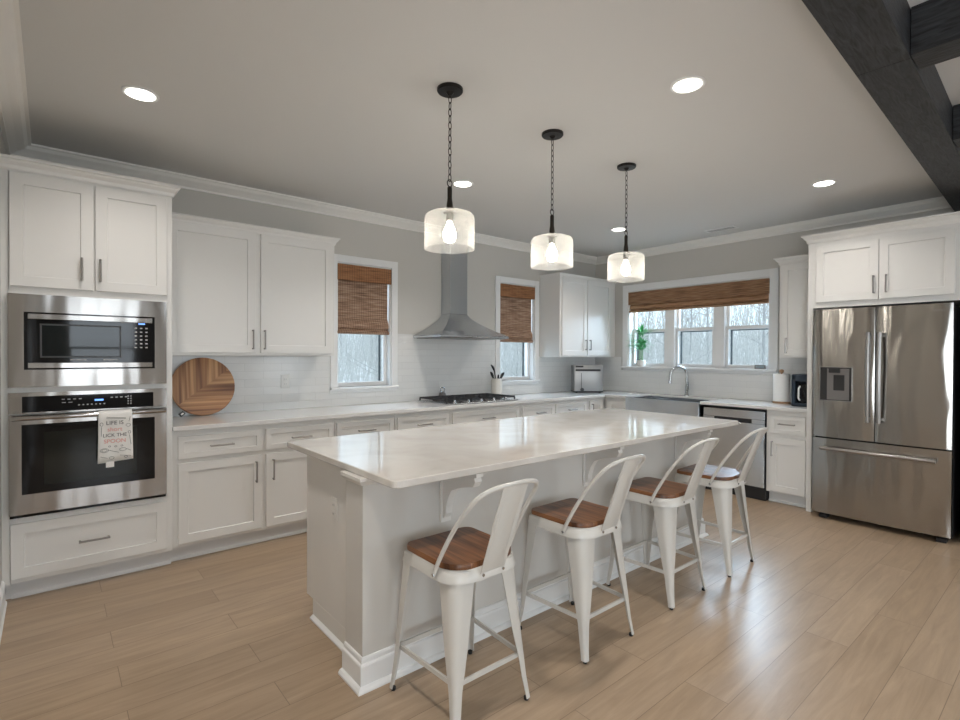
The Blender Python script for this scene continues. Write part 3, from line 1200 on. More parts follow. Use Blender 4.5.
base('white base cabinet under left end of the corner wall cabinet', 4.513, 5.100,
     [('drawer', 4.530, 5.070, ZR0, ZR1, (4.80, 0.765, False, 0.13)), ('door', 4.530, 5.070, ZD0, ZD1, (4.57, 0.545, True, 0.15))])
base('white corner base cabinet below the silver toaster oven', 5.101, W-0.004,
     [('door', 5.135, 5.385, ZD0, ZR1, (5.165, 0.745, True, 0.13))])
# right wall
def rbase(label, y0, y1, fronts, z1=0.883):
    w = y0-y1
    return cabinet('base_cabinet', label, 'cabinet', (W, y0, 0), -PI/2, w, BD+0.005, 0.105, z1,
                   [(k, y0-a, y0-b_, c, d, ((y0-h[0]), *h[1:]) if h else None) for k, a, b_, c, d, h in fronts], toe=True, group='white base cabinets')
rbase('white base cabinet between the room corner and the farmhouse sink', -0.628, -0.945,
      [('door', -0.665, -0.930, ZD0, ZR1, None)])
rbase('white base cabinet under the stainless farmhouse sink', -0.946, -1.862,
      [('door', -0.965, -1.395, ZD0, 0.600, (-1.355, 0.5, True, 0.15)), ('door', -1.405, -1.840, ZD0, 0.600, (-1.445, 0.5, True, 0.15))], z1=0.640)
rbase('narrow white base cabinet with one drawer and door between dishwasher and refrigerator', -2.490, -2.840,
      [('drawer', -2.522, -2.822, 0.663, 0.812+0.025, (-2.672, 0.757, False, 0.14)), ('door', -2.522, -2.822, 0.118, 0.625, (-2.549, 0.520, True, 0.14))])

# dishwasher
dwt = thing('dishwasher', 'stainless dishwasher right of the farmhouse sink', 'dishwasher', (W, -1.875, 0), -PI/2)
bm = new_bm()
box(bm, 0.0, 0.606, -0.60, -0.03, 0.0, 0.868, 0.0)
obj('body', bm, M_blackplastic, dwt)
bm = new_bm()
box(bm, 0.004, 0.602, -0.632, -0.60, 0.775, 0.858, 0.003)
box(bm, 0.004, 0.602, -0.632, -0.60, 0.125, 0.735, 0.003)
box(bm, 0.004, 0.120, -0.632, -0.60, 0.735, 0.775, 0.0)
box(bm, 0.486, 0.602, -0.632, -0.60, 0.735, 0.775, 0.0)
obj('door', bm, M_steelcool, dwt)
bm = new_bm()
box(bm, 0.120, 0.486, -0.612, -0.6005, 0.735, 0.775)
obj('pocket_handle', bm, M_blackplastic, dwt)
bm = new_bm()
box(bm, 0.006, 0.600, -0.57, -0.56, 0.0, 0.120)
obj('toe_kick', bm, M_blackplastic, dwt)

# perimeter countertop, with the sink opening
bm = new_bm()
CT0, CT1 = 0.884, ZC
XF = W-0.65
e = 0.0025
box(bm, 0.787, W-0.0105, -0.65, -0.0105, CT0, CT1, e)
box(bm, XF, W-0.0105, -0.955, -0.645, CT0, CT1, e)
box(bm, W-0.135, W-0.0105, -1.85, -0.95, CT0, CT1, e)
box(bm, XF, W-0.0105, -2.841, -1.85, CT0, CT1, e)
tag(obj('countertop', bm, M_quartz2), 'white quartz countertop running along back wall and under sink window', 'countertop')

# farmhouse sink
sk = thing('farmhouse_sink', 'stainless double-bowl farmhouse sink under the triple window', 'sink', (W, -0.957, 0.64), -PI/2)
def rel(z):
    return z-0.64
bm = new_bm()
box(bm, 0.0, 0.892, -0.675, -0.650, rel(0.650), rel(0.905), 0.006, 2)
obj('apron', bm, M_steelcool, sk)
for (xa, xb) in ((0.0, 0.305), (0.322, 0.892)):
    bm = new_bm()
    z0_, z1_ = rel(0.67), rel(0.893)
    yb0, yb1 = -0.65, -0.137
    th = 0.006
    box(bm, xa, xb, yb0, yb1, z0_, z0_+th)
    box(bm, xa, xa+th*2, yb0, yb1, z0_+th, z1_)
    box(bm, xb-th*2, xb, yb0, yb1, z0_+th, z1_)
    box(bm, xa+th*2, xb-th*2, yb1-th*2, yb1, z0_+th, z1_)
    box(bm, xa+th*2, xb-th*2, yb0, yb0+th*2, z0_+th, z1_)
    obj('basin', bm, M_steelflat, sk)
bm = new_bm()
box(bm, 0.305, 0.322, -0.65, -0.137, rel(0.80), rel(0.896), 0.003)
obj('divider', bm, M_steelcool, sk)

# faucet
fa_ = thing('kitchen_faucet', 'chrome gooseneck faucet behind the farmhouse sink', 'faucet', (5.945, -1.405, ZC), -0.72)
bm = new_bm()
lathe(bm, [(0.028, 0), (0.028, 0.012), (0.020, 0.03), (0.018, 0.12), (0.0135, 0.14)], n=20)
obj('base', bm, M_chrome, fa_, smooth=True)
bm = new_bm()
pts = [(0, 0, 0.12), (0, 0, 0.25)]
for k in range(0, 13):
    a = PI*k/12
    pts.append((-0.095+0.095*math.cos(a), 0.0, 0.25+0.095*math.sin(a)))
pts.append((-0.193, 0, 0.225))
tube(bm, pts, 0.0145, 12)
obj('spout', bm, M_chrome, fa_, smooth=True)
bm = new_bm()
tube(bm, [(-0.1925, 0, 0.235), (-0.197, 0, 0.19), (-0.200, 0, 0.150)], [0.014, 0.018, 0.019], 12)
obj('spray_head', bm, M_chrome, fa_, smooth=True)
bm = new_bm()
tube(bm, [(0, -0.016, 0.075), (0, -0.045, 0.085)], 0.012, 10)
tube(bm, [(0, -0.045, 0.085), (-0.005, -0.058, 0.175)], [0.007, 0.005], 8)
obj('lever', bm, M_chrome, fa_, smooth=True)

# ------------------------------------------------------------------ refrigerator (local x along -Y world)
FY0, FY1 = -2.922, -3.830
fr = thing('refrigerator', 'stainless french-door refrigerator with bottom freezer drawer', 'refrigerator', (W, FY0, 0), -PI/2)
FW = FY0-FY1
bm = new_bm()
box(bm, 0.006, FW-0.006, -0.715, -0.03, 0.035, 1.775, 0.004)
obj('body', bm, M_fridgeside, fr)
def fridge_door(xa, xb, za, zb, name):
    bm = new_bm()
    yb_, yf_ = -0.722, -0.778
    bow = 0.008
    n_ = 10
    top = []
    P_ = [(xa, yb_), (xb, yb_)]
    front = []
    for k in range(n_+1):
        s_ = k/n_
        x = xb-(xb-xa)*s_
        # rounded vertical edges and a slight bow
        ed = min(s_, 1-s_)
        rnd = 0.006*(1-min(1, ed/0.03))**2 if ed < 0.03 else 0
        front.append((x, yf_-bow*(1-(2*s_-1)**2)+rnd))
    poly = P_+[(xb, yf_+0.007)]+front[1:-1]+[(xa, yf_+0.007)]
    prism(bm, poly, 'z', za, zb)
    return obj(name, bm, M_fridge, fr, smooth=True)
xs_ = 0.440
d1 = fridge_door(0.004, xs_-0.003, 0.704, 1.790, 'door')
d2 = fridge_door(xs_+0.003, FW-0.004, 0.704, 1.790, 'door')
d3 = fridge_door(0.004, FW-0.004, 0.050, 0.692, 'freezer_drawer')
def fhandle(a, b_, parent, vertical):
    bm = new_bm()
    a, b_ = Vector(a), Vector(b_)
    mid = []
    for k in range(13):
        s_ = k/12
        p = a.lerp(b_, s_)
        p.y -= 0.012*(1-(2*s_-1)**2)
        mid.append(p)
    tube(bm, mid, 0.016, 12)
    for p in (a.lerp(b_, 0.04), a.lerp(b_, 0.96)):
        box(bm, p.x-0.011, p.x+0.011, p.y, p.y+0.046, p.z-0.012, p.z+0.012, 0.002)
    obj('handle', bm, M_handle, parent, smooth=True)
fhandle((xs_-0.036, -0.828, 0.86), (xs_-0.036, -0.828, 1.585), d1, True)
fhandle((xs_+0.036, -0.828, 0.86), (xs_+0.036, -0.828, 1.585), d2, True)
fhandle((0.075, -0.826, 0.612), (FW-0.085, -0.826, 0.612), d3, False)
# water dispenser
dx0, dx1, dz0, dz1 = 0.062, 0.286, 1.020, 1.298
bm = new_bm()
yd = -0.7905
box(bm, dx0-0.006, dx1+0.006, yd, yd+0.010, dz1, dz1+0.006)
box(bm, dx0-0.006, dx1+0.006, yd, yd+0.010, dz0-0.006, dz0)
box(bm, dx0-0.006, dx0, yd, yd+0.010, dz0, dz1)
box(bm, dx1, dx1+0.006, yd, yd+0.010, dz0, dz1)
dsp = obj('water_dispenser', bm, M_chrome, d1)
bm = new_bm()
box(bm, dx0, dx1, yd+0.003, yd+0.008, dz0, dz1)
obj('dispenser_panel', bm, M_dark, dsp)
bm = new_bm()
box(bm, dx0+0.050, dx1-0.016, yd+0.0005, yd+0.004, dz0+0.005, dz1-0.010)
obj('dispenser_recess', bm, M_greyplastic, dsp)
bm = new_bm()
box(bm, dx0+0.066, dx0+0.146, yd-0.018, yd+0.002, dz1-0.045, dz1-0.008, 0.003)
box(bm, dx0+0.098, dx0+0.176, yd-0.003, yd+0.001, dz0+0.085, dz0+0.215, 0.003)
obj('dispenser_paddle', bm, M_dark, dsp)
bm = new_bm()
for x in (0.05, FW-0.09):
    box(bm, x, x+0.06, -0.75, -0.68, 0.0, 0.034, 0.003)
    box(bm, x, x+0.06, -0.12, -0.06, 0.0, 0.034, 0.003)
obj('feet', bm, M_blackplastic, fr)
text_obj('brand_lettering', 'SAMSUNG', 0.022, M_chrome, d2, Matrix.Translation((FW-0.10, -0.7835, 1.737)) @ RX)

# ------------------------------------------------------------------ range hood
hd = thing('range_hood', 'stainless chimney range hood mounted between the back windows', 'range hood', (3.47, 0, 1.545))
bm = new_bm()
hx, dp = 0.445, 0.50
cx_, cd = 0.115, 0.165
cofs = 0.03
lv = []
for k in range(9):
    s_ = k/8
    f_ = (1-s_)**1.42
    x_l = -cx_+cofs - (hx-cx_+cofs)*f_
    x_r = cx_+cofs + (hx-cx_-cofs)*f_
    y_f = -(cd+(dp-cd)*f_)
    z_ = 0.040+0.235*s_
    lv.append([bm.verts.new(q) for q in ((x_l, -0.012, z_), (x_l, y_f, z_), (x_r, y_f, z_), (x_r, -0.012, z_))])
for a, b_ in zip(lv[:-1], lv[1:]):
    for i in range(4):
        bm.faces.new((a[i], a[(i+1) % 4], b_[(i+1) % 4], b_[i]))
bm.faces.new(lv[0][::-1])
bm.faces.new(lv[-1])
obj('canopy', bm, M_steelcool, hd, smooth=True)
bm = new_bm()
box(bm, -hx, hx, -dp, -0.012, 0.018, 0.040, 0.002)
obj('lower_rim', bm, M_steelcool, hd)
bm = new_bm()
box(bm, -hx+0.03, hx-0.03, -dp+0.03, -0.04, 0.012, 0.0175)
obj('filter', bm, M_greyplastic, hd)
bm = new_bm()
box(bm, -cx_+cofs, cx_+cofs, -cd, -0.002, 0.275, H-1.545-0.0, 0.002)
obj('chimney', bm, M_steelcool, hd)
bm = new_bm()
for i in range(4):
    lathe(bm, [(0.006, -0.003), (0.006, 0)], c=(-0.09+i*0.035, -dp, 0.029), n=12, axis='y')
obj('buttons', bm, M_chrome, hd)

# ------------------------------------------------------------------ gas cooktop
ck = thing('gas_cooktop', 'stainless gas cooktop with black grates under the range hood', 'cooktop', (3.50, -0.335, ZC))
bm = new_bm()
box(bm, -0.457, 0.457, -0.265, 0.255, 0.0005, 0.014, 0.004)
obj('steel_base', bm, M_steelflat, ck)
for gx in (-0.30, 0.0, 0.30):
    bm = new_bm()
    gw = 0.143
    za, zb = 0.034, 0.048
    ya, yb_ = (-0.225, 0.235)
    t_ = 0.006
    for y in (ya, yb_):
        box(bm, gx-gw, gx+gw, y-t_, y+t_, za, zb)
    for x in (-gw, gw):
        box(bm, gx+x-t_, gx+x+t_, ya, yb_, za, zb)
    for y in (-0.11, 0.005, 0.12):
        box(bm, gx-gw, gx+gw, y-t_*0.8, y+t_*0.8, za+0.004, zb)
    for x in (-0.05, 0.05):
        box(bm, gx+x-t_*0.8, gx+x+t_*0.8, ya, yb_, za+0.004, zb)
    for x in (-gw, gw):
        for y in (ya, yb_):
            box(bm, gx+x-t_, gx+x+t_, y-t_, y+t_, 0.014, za)
    obj('grate', bm, M_grate, ck)
for (x, y, r_) in ((-0.30, 0.12, 0.045), (-0.30, -0.10, 0.035), (0, 0.01, 0.058), (0.30, 0.12, 0.04), (0.30, -0.10, 0.045)):
    bm = new_bm()
    lathe(bm, [(r_+0.012, 0.014), (r_+0.010, 0.020), (r_, 0.022), (r_*0.9, 0.030), (r_*0.3, 0.032)], c=(x, y, 0), n=20)
    obj('burner', bm, M_grate, ck, smooth=True)
for i in range(5):
    bm = new_bm()
    lathe(bm, [(0.019, 0.014), (0.019, 0.020), (0.016, 0.024), (0.015, 0.040), (0.012, 0.043)], c=(-0.365+i*0.166, -0.244, 0), n=16)
    obj('knob', bm, M_chrome, ck, smooth=True)

# round wooden board leaning on the backsplash
bd = thing('serving_board', 'round acacia board with black strap leaning on backsplash beside oven cabinet', 'cutting board', (1.083, -0.1, ZC+0.001))
bd.rotation_euler.x = math.radians(-9.5)
bm = new_bm()
R_ = 0.225
lathe(bm, [(R_-0.004, -0.022), (R_, -0.018), (R_, -0.004), (R_-0.004, 0.0)], c=(0, 0, R_), n=56, axis='y')
obj('board', bm, M_board, bd, smooth=True)
bm = new_bm()
obox(bm, (-0.155, -0.026, 0.022), Vector((0.80, 0, 0.6)), Vector((0, 1, 0)), Vector((-0.6, 0, 0.8)), 0.020, 0.002, 0.015)
st_ = obj('strap', bm, M_blackplastic, bd)
bm = new_bm()
obox(bm, (-0.152, -0.029, 0.022), Vector((0.80, 0, 0.6)), Vector((0, 1, 0)), Vector((-0.6, 0, 0.8)), 0.010, 0.001, 0.006)
obj('strap_patch', bm, M_paper, st_)

# utensil crock
cr = thing('utensil_crock', 'cream utensil crock with black utensils right of cooktop', 'utensil holder', (4.085, -0.115, ZC+0.0005))
bm = new_bm()
lathe(bm, [(0.052, 0), (0.062, 0.01), (0.066, 0.10), (0.063, 0.185), (0.052, 0.21), (0.046, 0.208), (0.050, 0.15), (0.05, 0.02)], n=28)
obj('jar', bm, M_ceramic, cr, smooth=True)
for k, (dx, dy, h, hd_) in enumerate(((-0.055, -0.01, 0.34, 0.022), (-0.045, 0.02, 0.26, 0.026), (0.06, -0.015, 0.25, 0.028), (0.0, -0.03, 0.23, 0.02))):
    u = thing('cooking_utensil', ['tall black ladle leaning left in the cream crock', 'short black spoon leaning left in the cream crock',
              'black spatula leaning right in the cream crock', 'short black scraper upright in the cream crock'][k], 'utensil',
              (4.085, -0.115, ZC+0.025), group='utensils in the crock')
    bm = new_bm()
    tube(bm, [(0.006*k-0.01, 0, 0.0), (dx*0.35, dy*0.5, 0.17), (dx*0.8, dy, h-0.06)], [0.006, 0.007, 0.007], 8)
    obj('handle', bm, M_blackplastic, u, smooth=True)
    bm = new_bm()
    tube(bm, [(dx*0.75, dy, h-0.075), (dx*1.0, dy, h-0.045), (dx*1.3, dy, h-0.02), (dx*1.7, dy, h)], [0.008, hd_*0.6, hd_*0.62, 0.006], 10)
    obj('utensil_head', bm, M_blackplastic, u, smooth=True)

# small silver stand behind the cooktop
sr = thing('spoon_rest', 'small silver ring stand behind the cooktop grates', 'spoon rest', (3.37, -0.055, ZC+0.0005))
bm = new_bm()
lathe(bm, [(0.045, 0), (0.045, 0.03), (0.03, 0.075), (0.012, 0.085)], n=20)
obj('base', bm, M_greyplastic, sr, smooth=True)
bm = new_bm()
tube(bm, [(0.026*math.cos(2*PI*k/16), 0, 0.105+0.026*math.sin(2*PI*k/16)) for k in range(16)], 0.006, 8, closed=True)
obj('ring', bm, M_chrome, sr, smooth=True)

# toaster oven in the corner
to = thing('toaster_oven', 'silver flip-up toaster oven standing in the counter corner', 'toaster oven', (5.495, -0.285, ZC+0.0005), -0.66)
bm = new_bm()
box(bm, -0.185, 0.185, -0.10, 0.10, 0.016, 0.355, 0.014, 2)
obj('body', bm, M_toaster, to, smooth=True)
bm = new_bm()
box(bm, -0.186, 0.186, -0.103, 0.098, 0.008, 0.022, 0.003)
box(bm, -0.170, 0.150, -0.112, -0.098, 0.275, 0.300, 0.004)
box(bm, -0.170, -0.07, -0.110, -0.098, 0.325, 0.345, 0.003)
box(bm, -0.098, -0.092, -0.104, -0.099, 0.03, 0.25)
obj('black_trim', bm, M_blackplastic, to)
bm = new_bm()
lathe(bm, [(0.022, -0.018), (0.024, 0)], c=(-0.085, -0.10, 0.04), n=16, axis='y')
obj('knob', bm, M_blackplastic, to, smooth=True)
bm = new_bm()
for x in (-0.15, 0.15):
    for y in (-0.07, 0.07):
        lathe(bm, [(0.014, 0), (0.014, 0.010)], c=(x, y, 0), n=12)
obj('feet', bm, M_rubber, to)

# paper towel holder + roll
pt = thing('paper_towel_holder', 'white paper towel roll on wooden holder beside coffee maker', 'paper towel holder', (5.875, -2.455, ZC+0.0005))
M_wood = mat('light_wood', (0.45, 0.27, 0.15), 0.5)
bm = new_bm()
lathe(bm, [(0.078, 0), (0.080, 0.004), (0.080, 0.014), (0.076, 0.018)], n=32)
obj('base', bm, M_wood, pt, smooth=True)
bm = new_bm()
tube(bm, [(0, 0, 0.018), (0, 0, 0.312)], 0.008, 10)
lathe(bm, [(0.008, 0.305), (0.018, 0.312), (0.022, 0.326), (0.018, 0.338), (0.006, 0.344)], n=16)
obj('post', bm, M_wood, pt, smooth=True)
bm = new_bm()
lathe(bm, [(0.073, 0.019), (0.074, 0.022), (0.074, 0.292), (0.072, 0.295), (0.022, 0.295), (0.020, 0.28)], n=40)
obj('paper_roll', bm, M_paper, pt, smooth=True)

# coffee maker, front faces -X
cm = thing('coffee_maker', 'dark blue coffee maker partly hidden by the refrigerator side panel', 'coffee maker', (5.775, -2.725, ZC+0.0005), -PI/2)
bm = new_bm()
box(bm, -0.095, 0.095, -0.02, 0.14, 0.0, 0.305, 0.012, 2)
box(bm, -0.095, 0.095, -0.15, 0.0, 0.235, 0.305, 0.012, 2)
box(bm, -0.095, 0.095, -0.15, 0.0, 0.0, 0.03, 0.006)
box(bm, -0.095, -0.060, -0.15, 0.0, 0.0, 0.30, 0.006)
obj('body', bm, M_navy, cm)
bm = new_bm()
lathe(bm, [(0.055, 0.031), (0.068, 0.06), (0.066, 0.15), (0.045, 0.20), (0.05, 0.215)], c=(0.0, -0.085, 0), n=24)
ca = obj('carafe', bm, M_black, cm, smooth=True)
bm = new_bm()
tube(bm, [(-0.02, -0.15, 0.06), (-0.02, -0.185, 0.08), (-0.02, -0.185, 0.17), (-0.02, -0.15, 0.19)], 0.008, 8)
obj('carafe_handle', bm, M_white, ca, smooth=True)

# potted lucky bamboo on the sill
pb = thing('potted_plant', 'leafy green lucky bamboo in small white pot on the sink window sill', 'plant', (W+0.014, -0.72, WR[2]+0.001))
bm = new_bm()
lathe(bm, [(0.045, 0), (0.056, 0.008), (0.058, 0.075), (0.052, 0.080), (0.050, 0.070)], n=28)
lathe(bm, [(0.0001, 0.066), (0.051, 0.066), (0.051, 0.07), (0.0001, 0.07)], n=20)
obj('pot', bm, M_ceramic, pb, smooth=True)
bm = new_bm()
random.seed(4)
for j in range(4):
    pts = []
    for k in range(13):
        a = k*0.9+j*PI/2
        pts.append((0.026*math.cos(a), 0.026*math.sin(a), 0.065+k*0.0145))
    tube(bm, pts, 0.0055, 6)
obj('braided_stems', bm, M_stem, pb, smooth=True)
bm = new_bm()
for k in range(110):
    zc = random.uniform(0.20, 0.46)
    a = random.uniform(0, 2*PI)
    ln = random.uniform(0.11, 0.20)*(1.0 if zc < 0.36 else 0.75)
    el = random.uniform(-0.1, 0.9) + (0.5 if zc > 0.37 else 0)
    r0 = random.uniform(0.0, 0.03)
    st = Vector((r0*math.cos(a), r0*math.sin(a), zc))
    d = Vector((math.cos(a)*math.cos(el), math.sin(a)*math.cos(el), math.sin(el)))
    side = d.cross(Vector((0, 0, 1))).normalized()
    cr_ = []
    for s_, wd in ((0, 0.001), (0.3, 0.014), (0.6, 0.012), (1.0, 0.0006)):
        p = st+d*ln*s_-Vector((0, 0, 1))*0.045*s_*s_
        if p.x > 0.050:
            p.x = 0.050
        cr_.append((p-side*wd, p+Vector((0, 0, -0.002)), p+side*wd))
    vv = [[bm.verts.new(q) for q in row] for row in cr_]
    for a_, b_ in zip(vv[:-1], vv[1:]):
        for i in range(2):
            bm.faces.new((a_[i], a_[i+1], b_[i+1], b_[i]))
tag(obj('leaves', bm, M_leaf, pb, smooth=True), kind='stuff')

# little weather station on the sill
ws = thing('digital_clock', 'tiny grey digital clock at right end of the sink window sill', 'clock', (W-0.0, -2.185, WR[2]+0.001), -PI/2)
bm = new_bm()
box(bm, -0.055, 0.055, -0.012, 0.012, 0.0, 0.045, 0.003)
obj('case', bm, M_greyplastic, ws)
bm = new_bm()
box(bm, -0.042, 0.042, -0.0135, -0.012, 0.010, 0.036)
obj('display', bm, M_lcd, ws)

# wall outlets
def outlet(loc, rz, label, m=None):
    m = m or M_white
    t = thing('wall_outlet', label, 'outlet', loc, rz)
    bm = new_bm()
    box(bm, -0.036, 0.036, -0.006, -0.0005, -0.058, 0.058, 0.0025)
    obj('cover_plate', bm, m, t)
    for z in (-0.021, 0.021):
        bm = new_bm()
        box(bm, -0.016, 0.016, -0.0085, -0.006, z-0.014, z+0.014, 0.001)
        s_ = obj('socket', bm, m, t)
        bm = new_bm()
        box(bm, -0.007, -0.005, -0.0092, -0.0085, z-0.005, z+0.005)
        box(bm, 0.005, 0.007, -0.0092, -0.0085, z-0.005, z+0.005)
        obj('slot', bm, M_dark, s_)
    return t
outlet((1.73, -0.0105, 1.155), 0, 'white outlet on the tile under the large wall cabinet')

# ------------------------------------------------------------------ island
IX0, IX1, IY0, IY1 = 1.165, 4.078, -2.815, -1.663
isl = thing('kitchen_island', 'long white kitchen island base with baseboard and corbels', 'island', (2.62, -2.2, 0))
def L(bm_obj):
    return bm_obj
ox, oy = 2.62, -2.2
bx0, bx1, by0, by1 = 1.235-ox, 4.015-ox, -2.395-oy, -1.777-oy
wx0, wx1, wy0, wy1 = 1.166-ox, 4.050-ox, -2.556-oy, -2.396-oy
bm = new_bm()
box(bm, bx0, bx1, by0, by1-0.0, 0.100, 0.883, 0.001)
obj('cabinet_body', bm, M_island, isl)
bm = new_bm()
box(bm, bx0, bx1, by0, by1-0.083, 0.0, 0.100)
sh = [(0, 0), (0.017, 0), (0.017, 0.007), (0, 0.020)]
obj('toe_kick', bm, M_island, isl)
bm = new_bm()
sweep(bm, sh, [(bx0, by0), (bx0, by1-0.083)][::-1])
sweep(bm, sh, [(bx1, by0), (bx1, by1-0.083)])
obj('shoe_molding', bm, M_trim, isl)
bm = new_bm()
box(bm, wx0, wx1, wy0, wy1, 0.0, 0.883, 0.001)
obj('knee_wall', bm, M_knee_shade, isl)
bb = [(0, 0), (0.034, 0), (0.034, 0.008), (0.026, 0.018), (0.016, 0.022), (0.016, 0.100), (0.014, 0.106), (0.008, 0.110), (0.008, 0.124),
      (0.005, 0.132), (0, 0.134)]
bm = new_bm()
sweep(bm, bb, [(wx0, wy1), (wx0, wy0), (wx1, wy0), (wx1, wy1)][::-1] if False else [(wx0, wy1), (wx0, wy0), (wx1, wy0), (wx1, wy1)])
obj('baseboard', bm, M_trim, isl)
bm = new_bm()
cap = [(0, 0.848), (0.010, 0.850), (0.022, 0.866), (0.026, 0.870), (0.026, 0.883), (0, 0.883)]
sweep(bm, cap, [(wx0, wy1), (wx0, wy0), (wx0+0.08, wy0)])
obj('cap_molding', bm, M_island, isl)
# doors on the cooktop side
for k in range(4):
    w_ = (bx1-bx0)/4
    xa, xb = bx0+k*w_+0.012, bx0+(k+1)*w_-0.012
    b_ = shaker(-xb, -xa, 0.128, 0.842, -by1)
    b_.transform(Matrix.Rotation(PI, 4, 'Z'))
    d = obj('door', b_, M_island, isl)
    bm = new_bm()
    tube(bm, [(xa+0.05, by1+0.047, 0.62), (xa+0.05, by1+0.047, 0.77)], 0.005, 8)
    for z in (0.63, 0.76):
        tube(bm, [(xa+0.05, by1+0.019, z), (xa+0.05, by1+0.047, z)], 0.0045, 8)
    obj('handle', bm, M_handle, d)
# corbels under the overhang
cprofile = [(wy0, 0.883), (wy0-0.255, 0.883), (wy0-0.255, 0.868), (wy0-0.240, 0.862), (wy0-0.246, 0.846), (wy0-0.230, 0.822), (wy0-0.185, 0.812),
            (wy0-0.130, 0.800), (wy0-0.075, 0.775), (wy0-0.050, 0.735), (wy0-0.035, 0.690), (wy0-0.032, 0.660), (wy0-0.020, 0.640), (wy0, 0.632)]
for X in (1.585, 2.62, 3.655):
    bm = new_bm()
    prism(bm, cprofile, 'x', X-0.019-ox, X+0.019-ox)
    box(bm, X-0.030-ox, X+0.030-ox, wy0-0.012, wy0, 0.615, 0.883, 0.003)
    obj('corbel', bm, M_island, isl)
it = outlet((1.2345, -2.135, 0.640), -PI/2, 'outlet on the near end of the island', M_island)
# island top
bm = new_bm()
poly = rrect(IX0-ox, IX1-ox, IY0-oy, IY1-oy, 0.02, 5, (0.02, 0.012, 0.012, 0.035))
A = 0.003
def inset_poly(p, d):
    c_ = Vector((sum(q[0] for q in p)/len(p), sum(q[1] for q in p)/len(p)))
    return [(q[0]-math.copysign(d, q[0]-c_.x), q[1]-math.copysign(d, q[1]-c_.y)) for q in p]
lay = [(inset_poly(poly, A), 0.884), (poly, 0.884+A), (poly, 0.914-A), (inset_poly(poly, A), 0.914)]
vs = [[bm.verts.new((q[0], q[1], z)) for q in p] for p, z in lay]
for a, b_ in zip(vs[:-1], vs[1:]):
    for i in range(len(a)):
        bm.faces.new((a[i], a[(i+1) % len(a)], b_[(i+1) % len(a)], b_[i]))
bm.faces.new(vs[0][::-1])
bm.faces.new(vs[-1])
tag(obj('island_countertop', bm, M_quartz, None, loc=(ox, oy, 0)), 'long glossy white quartz top of the kitchen island', 'countertop')

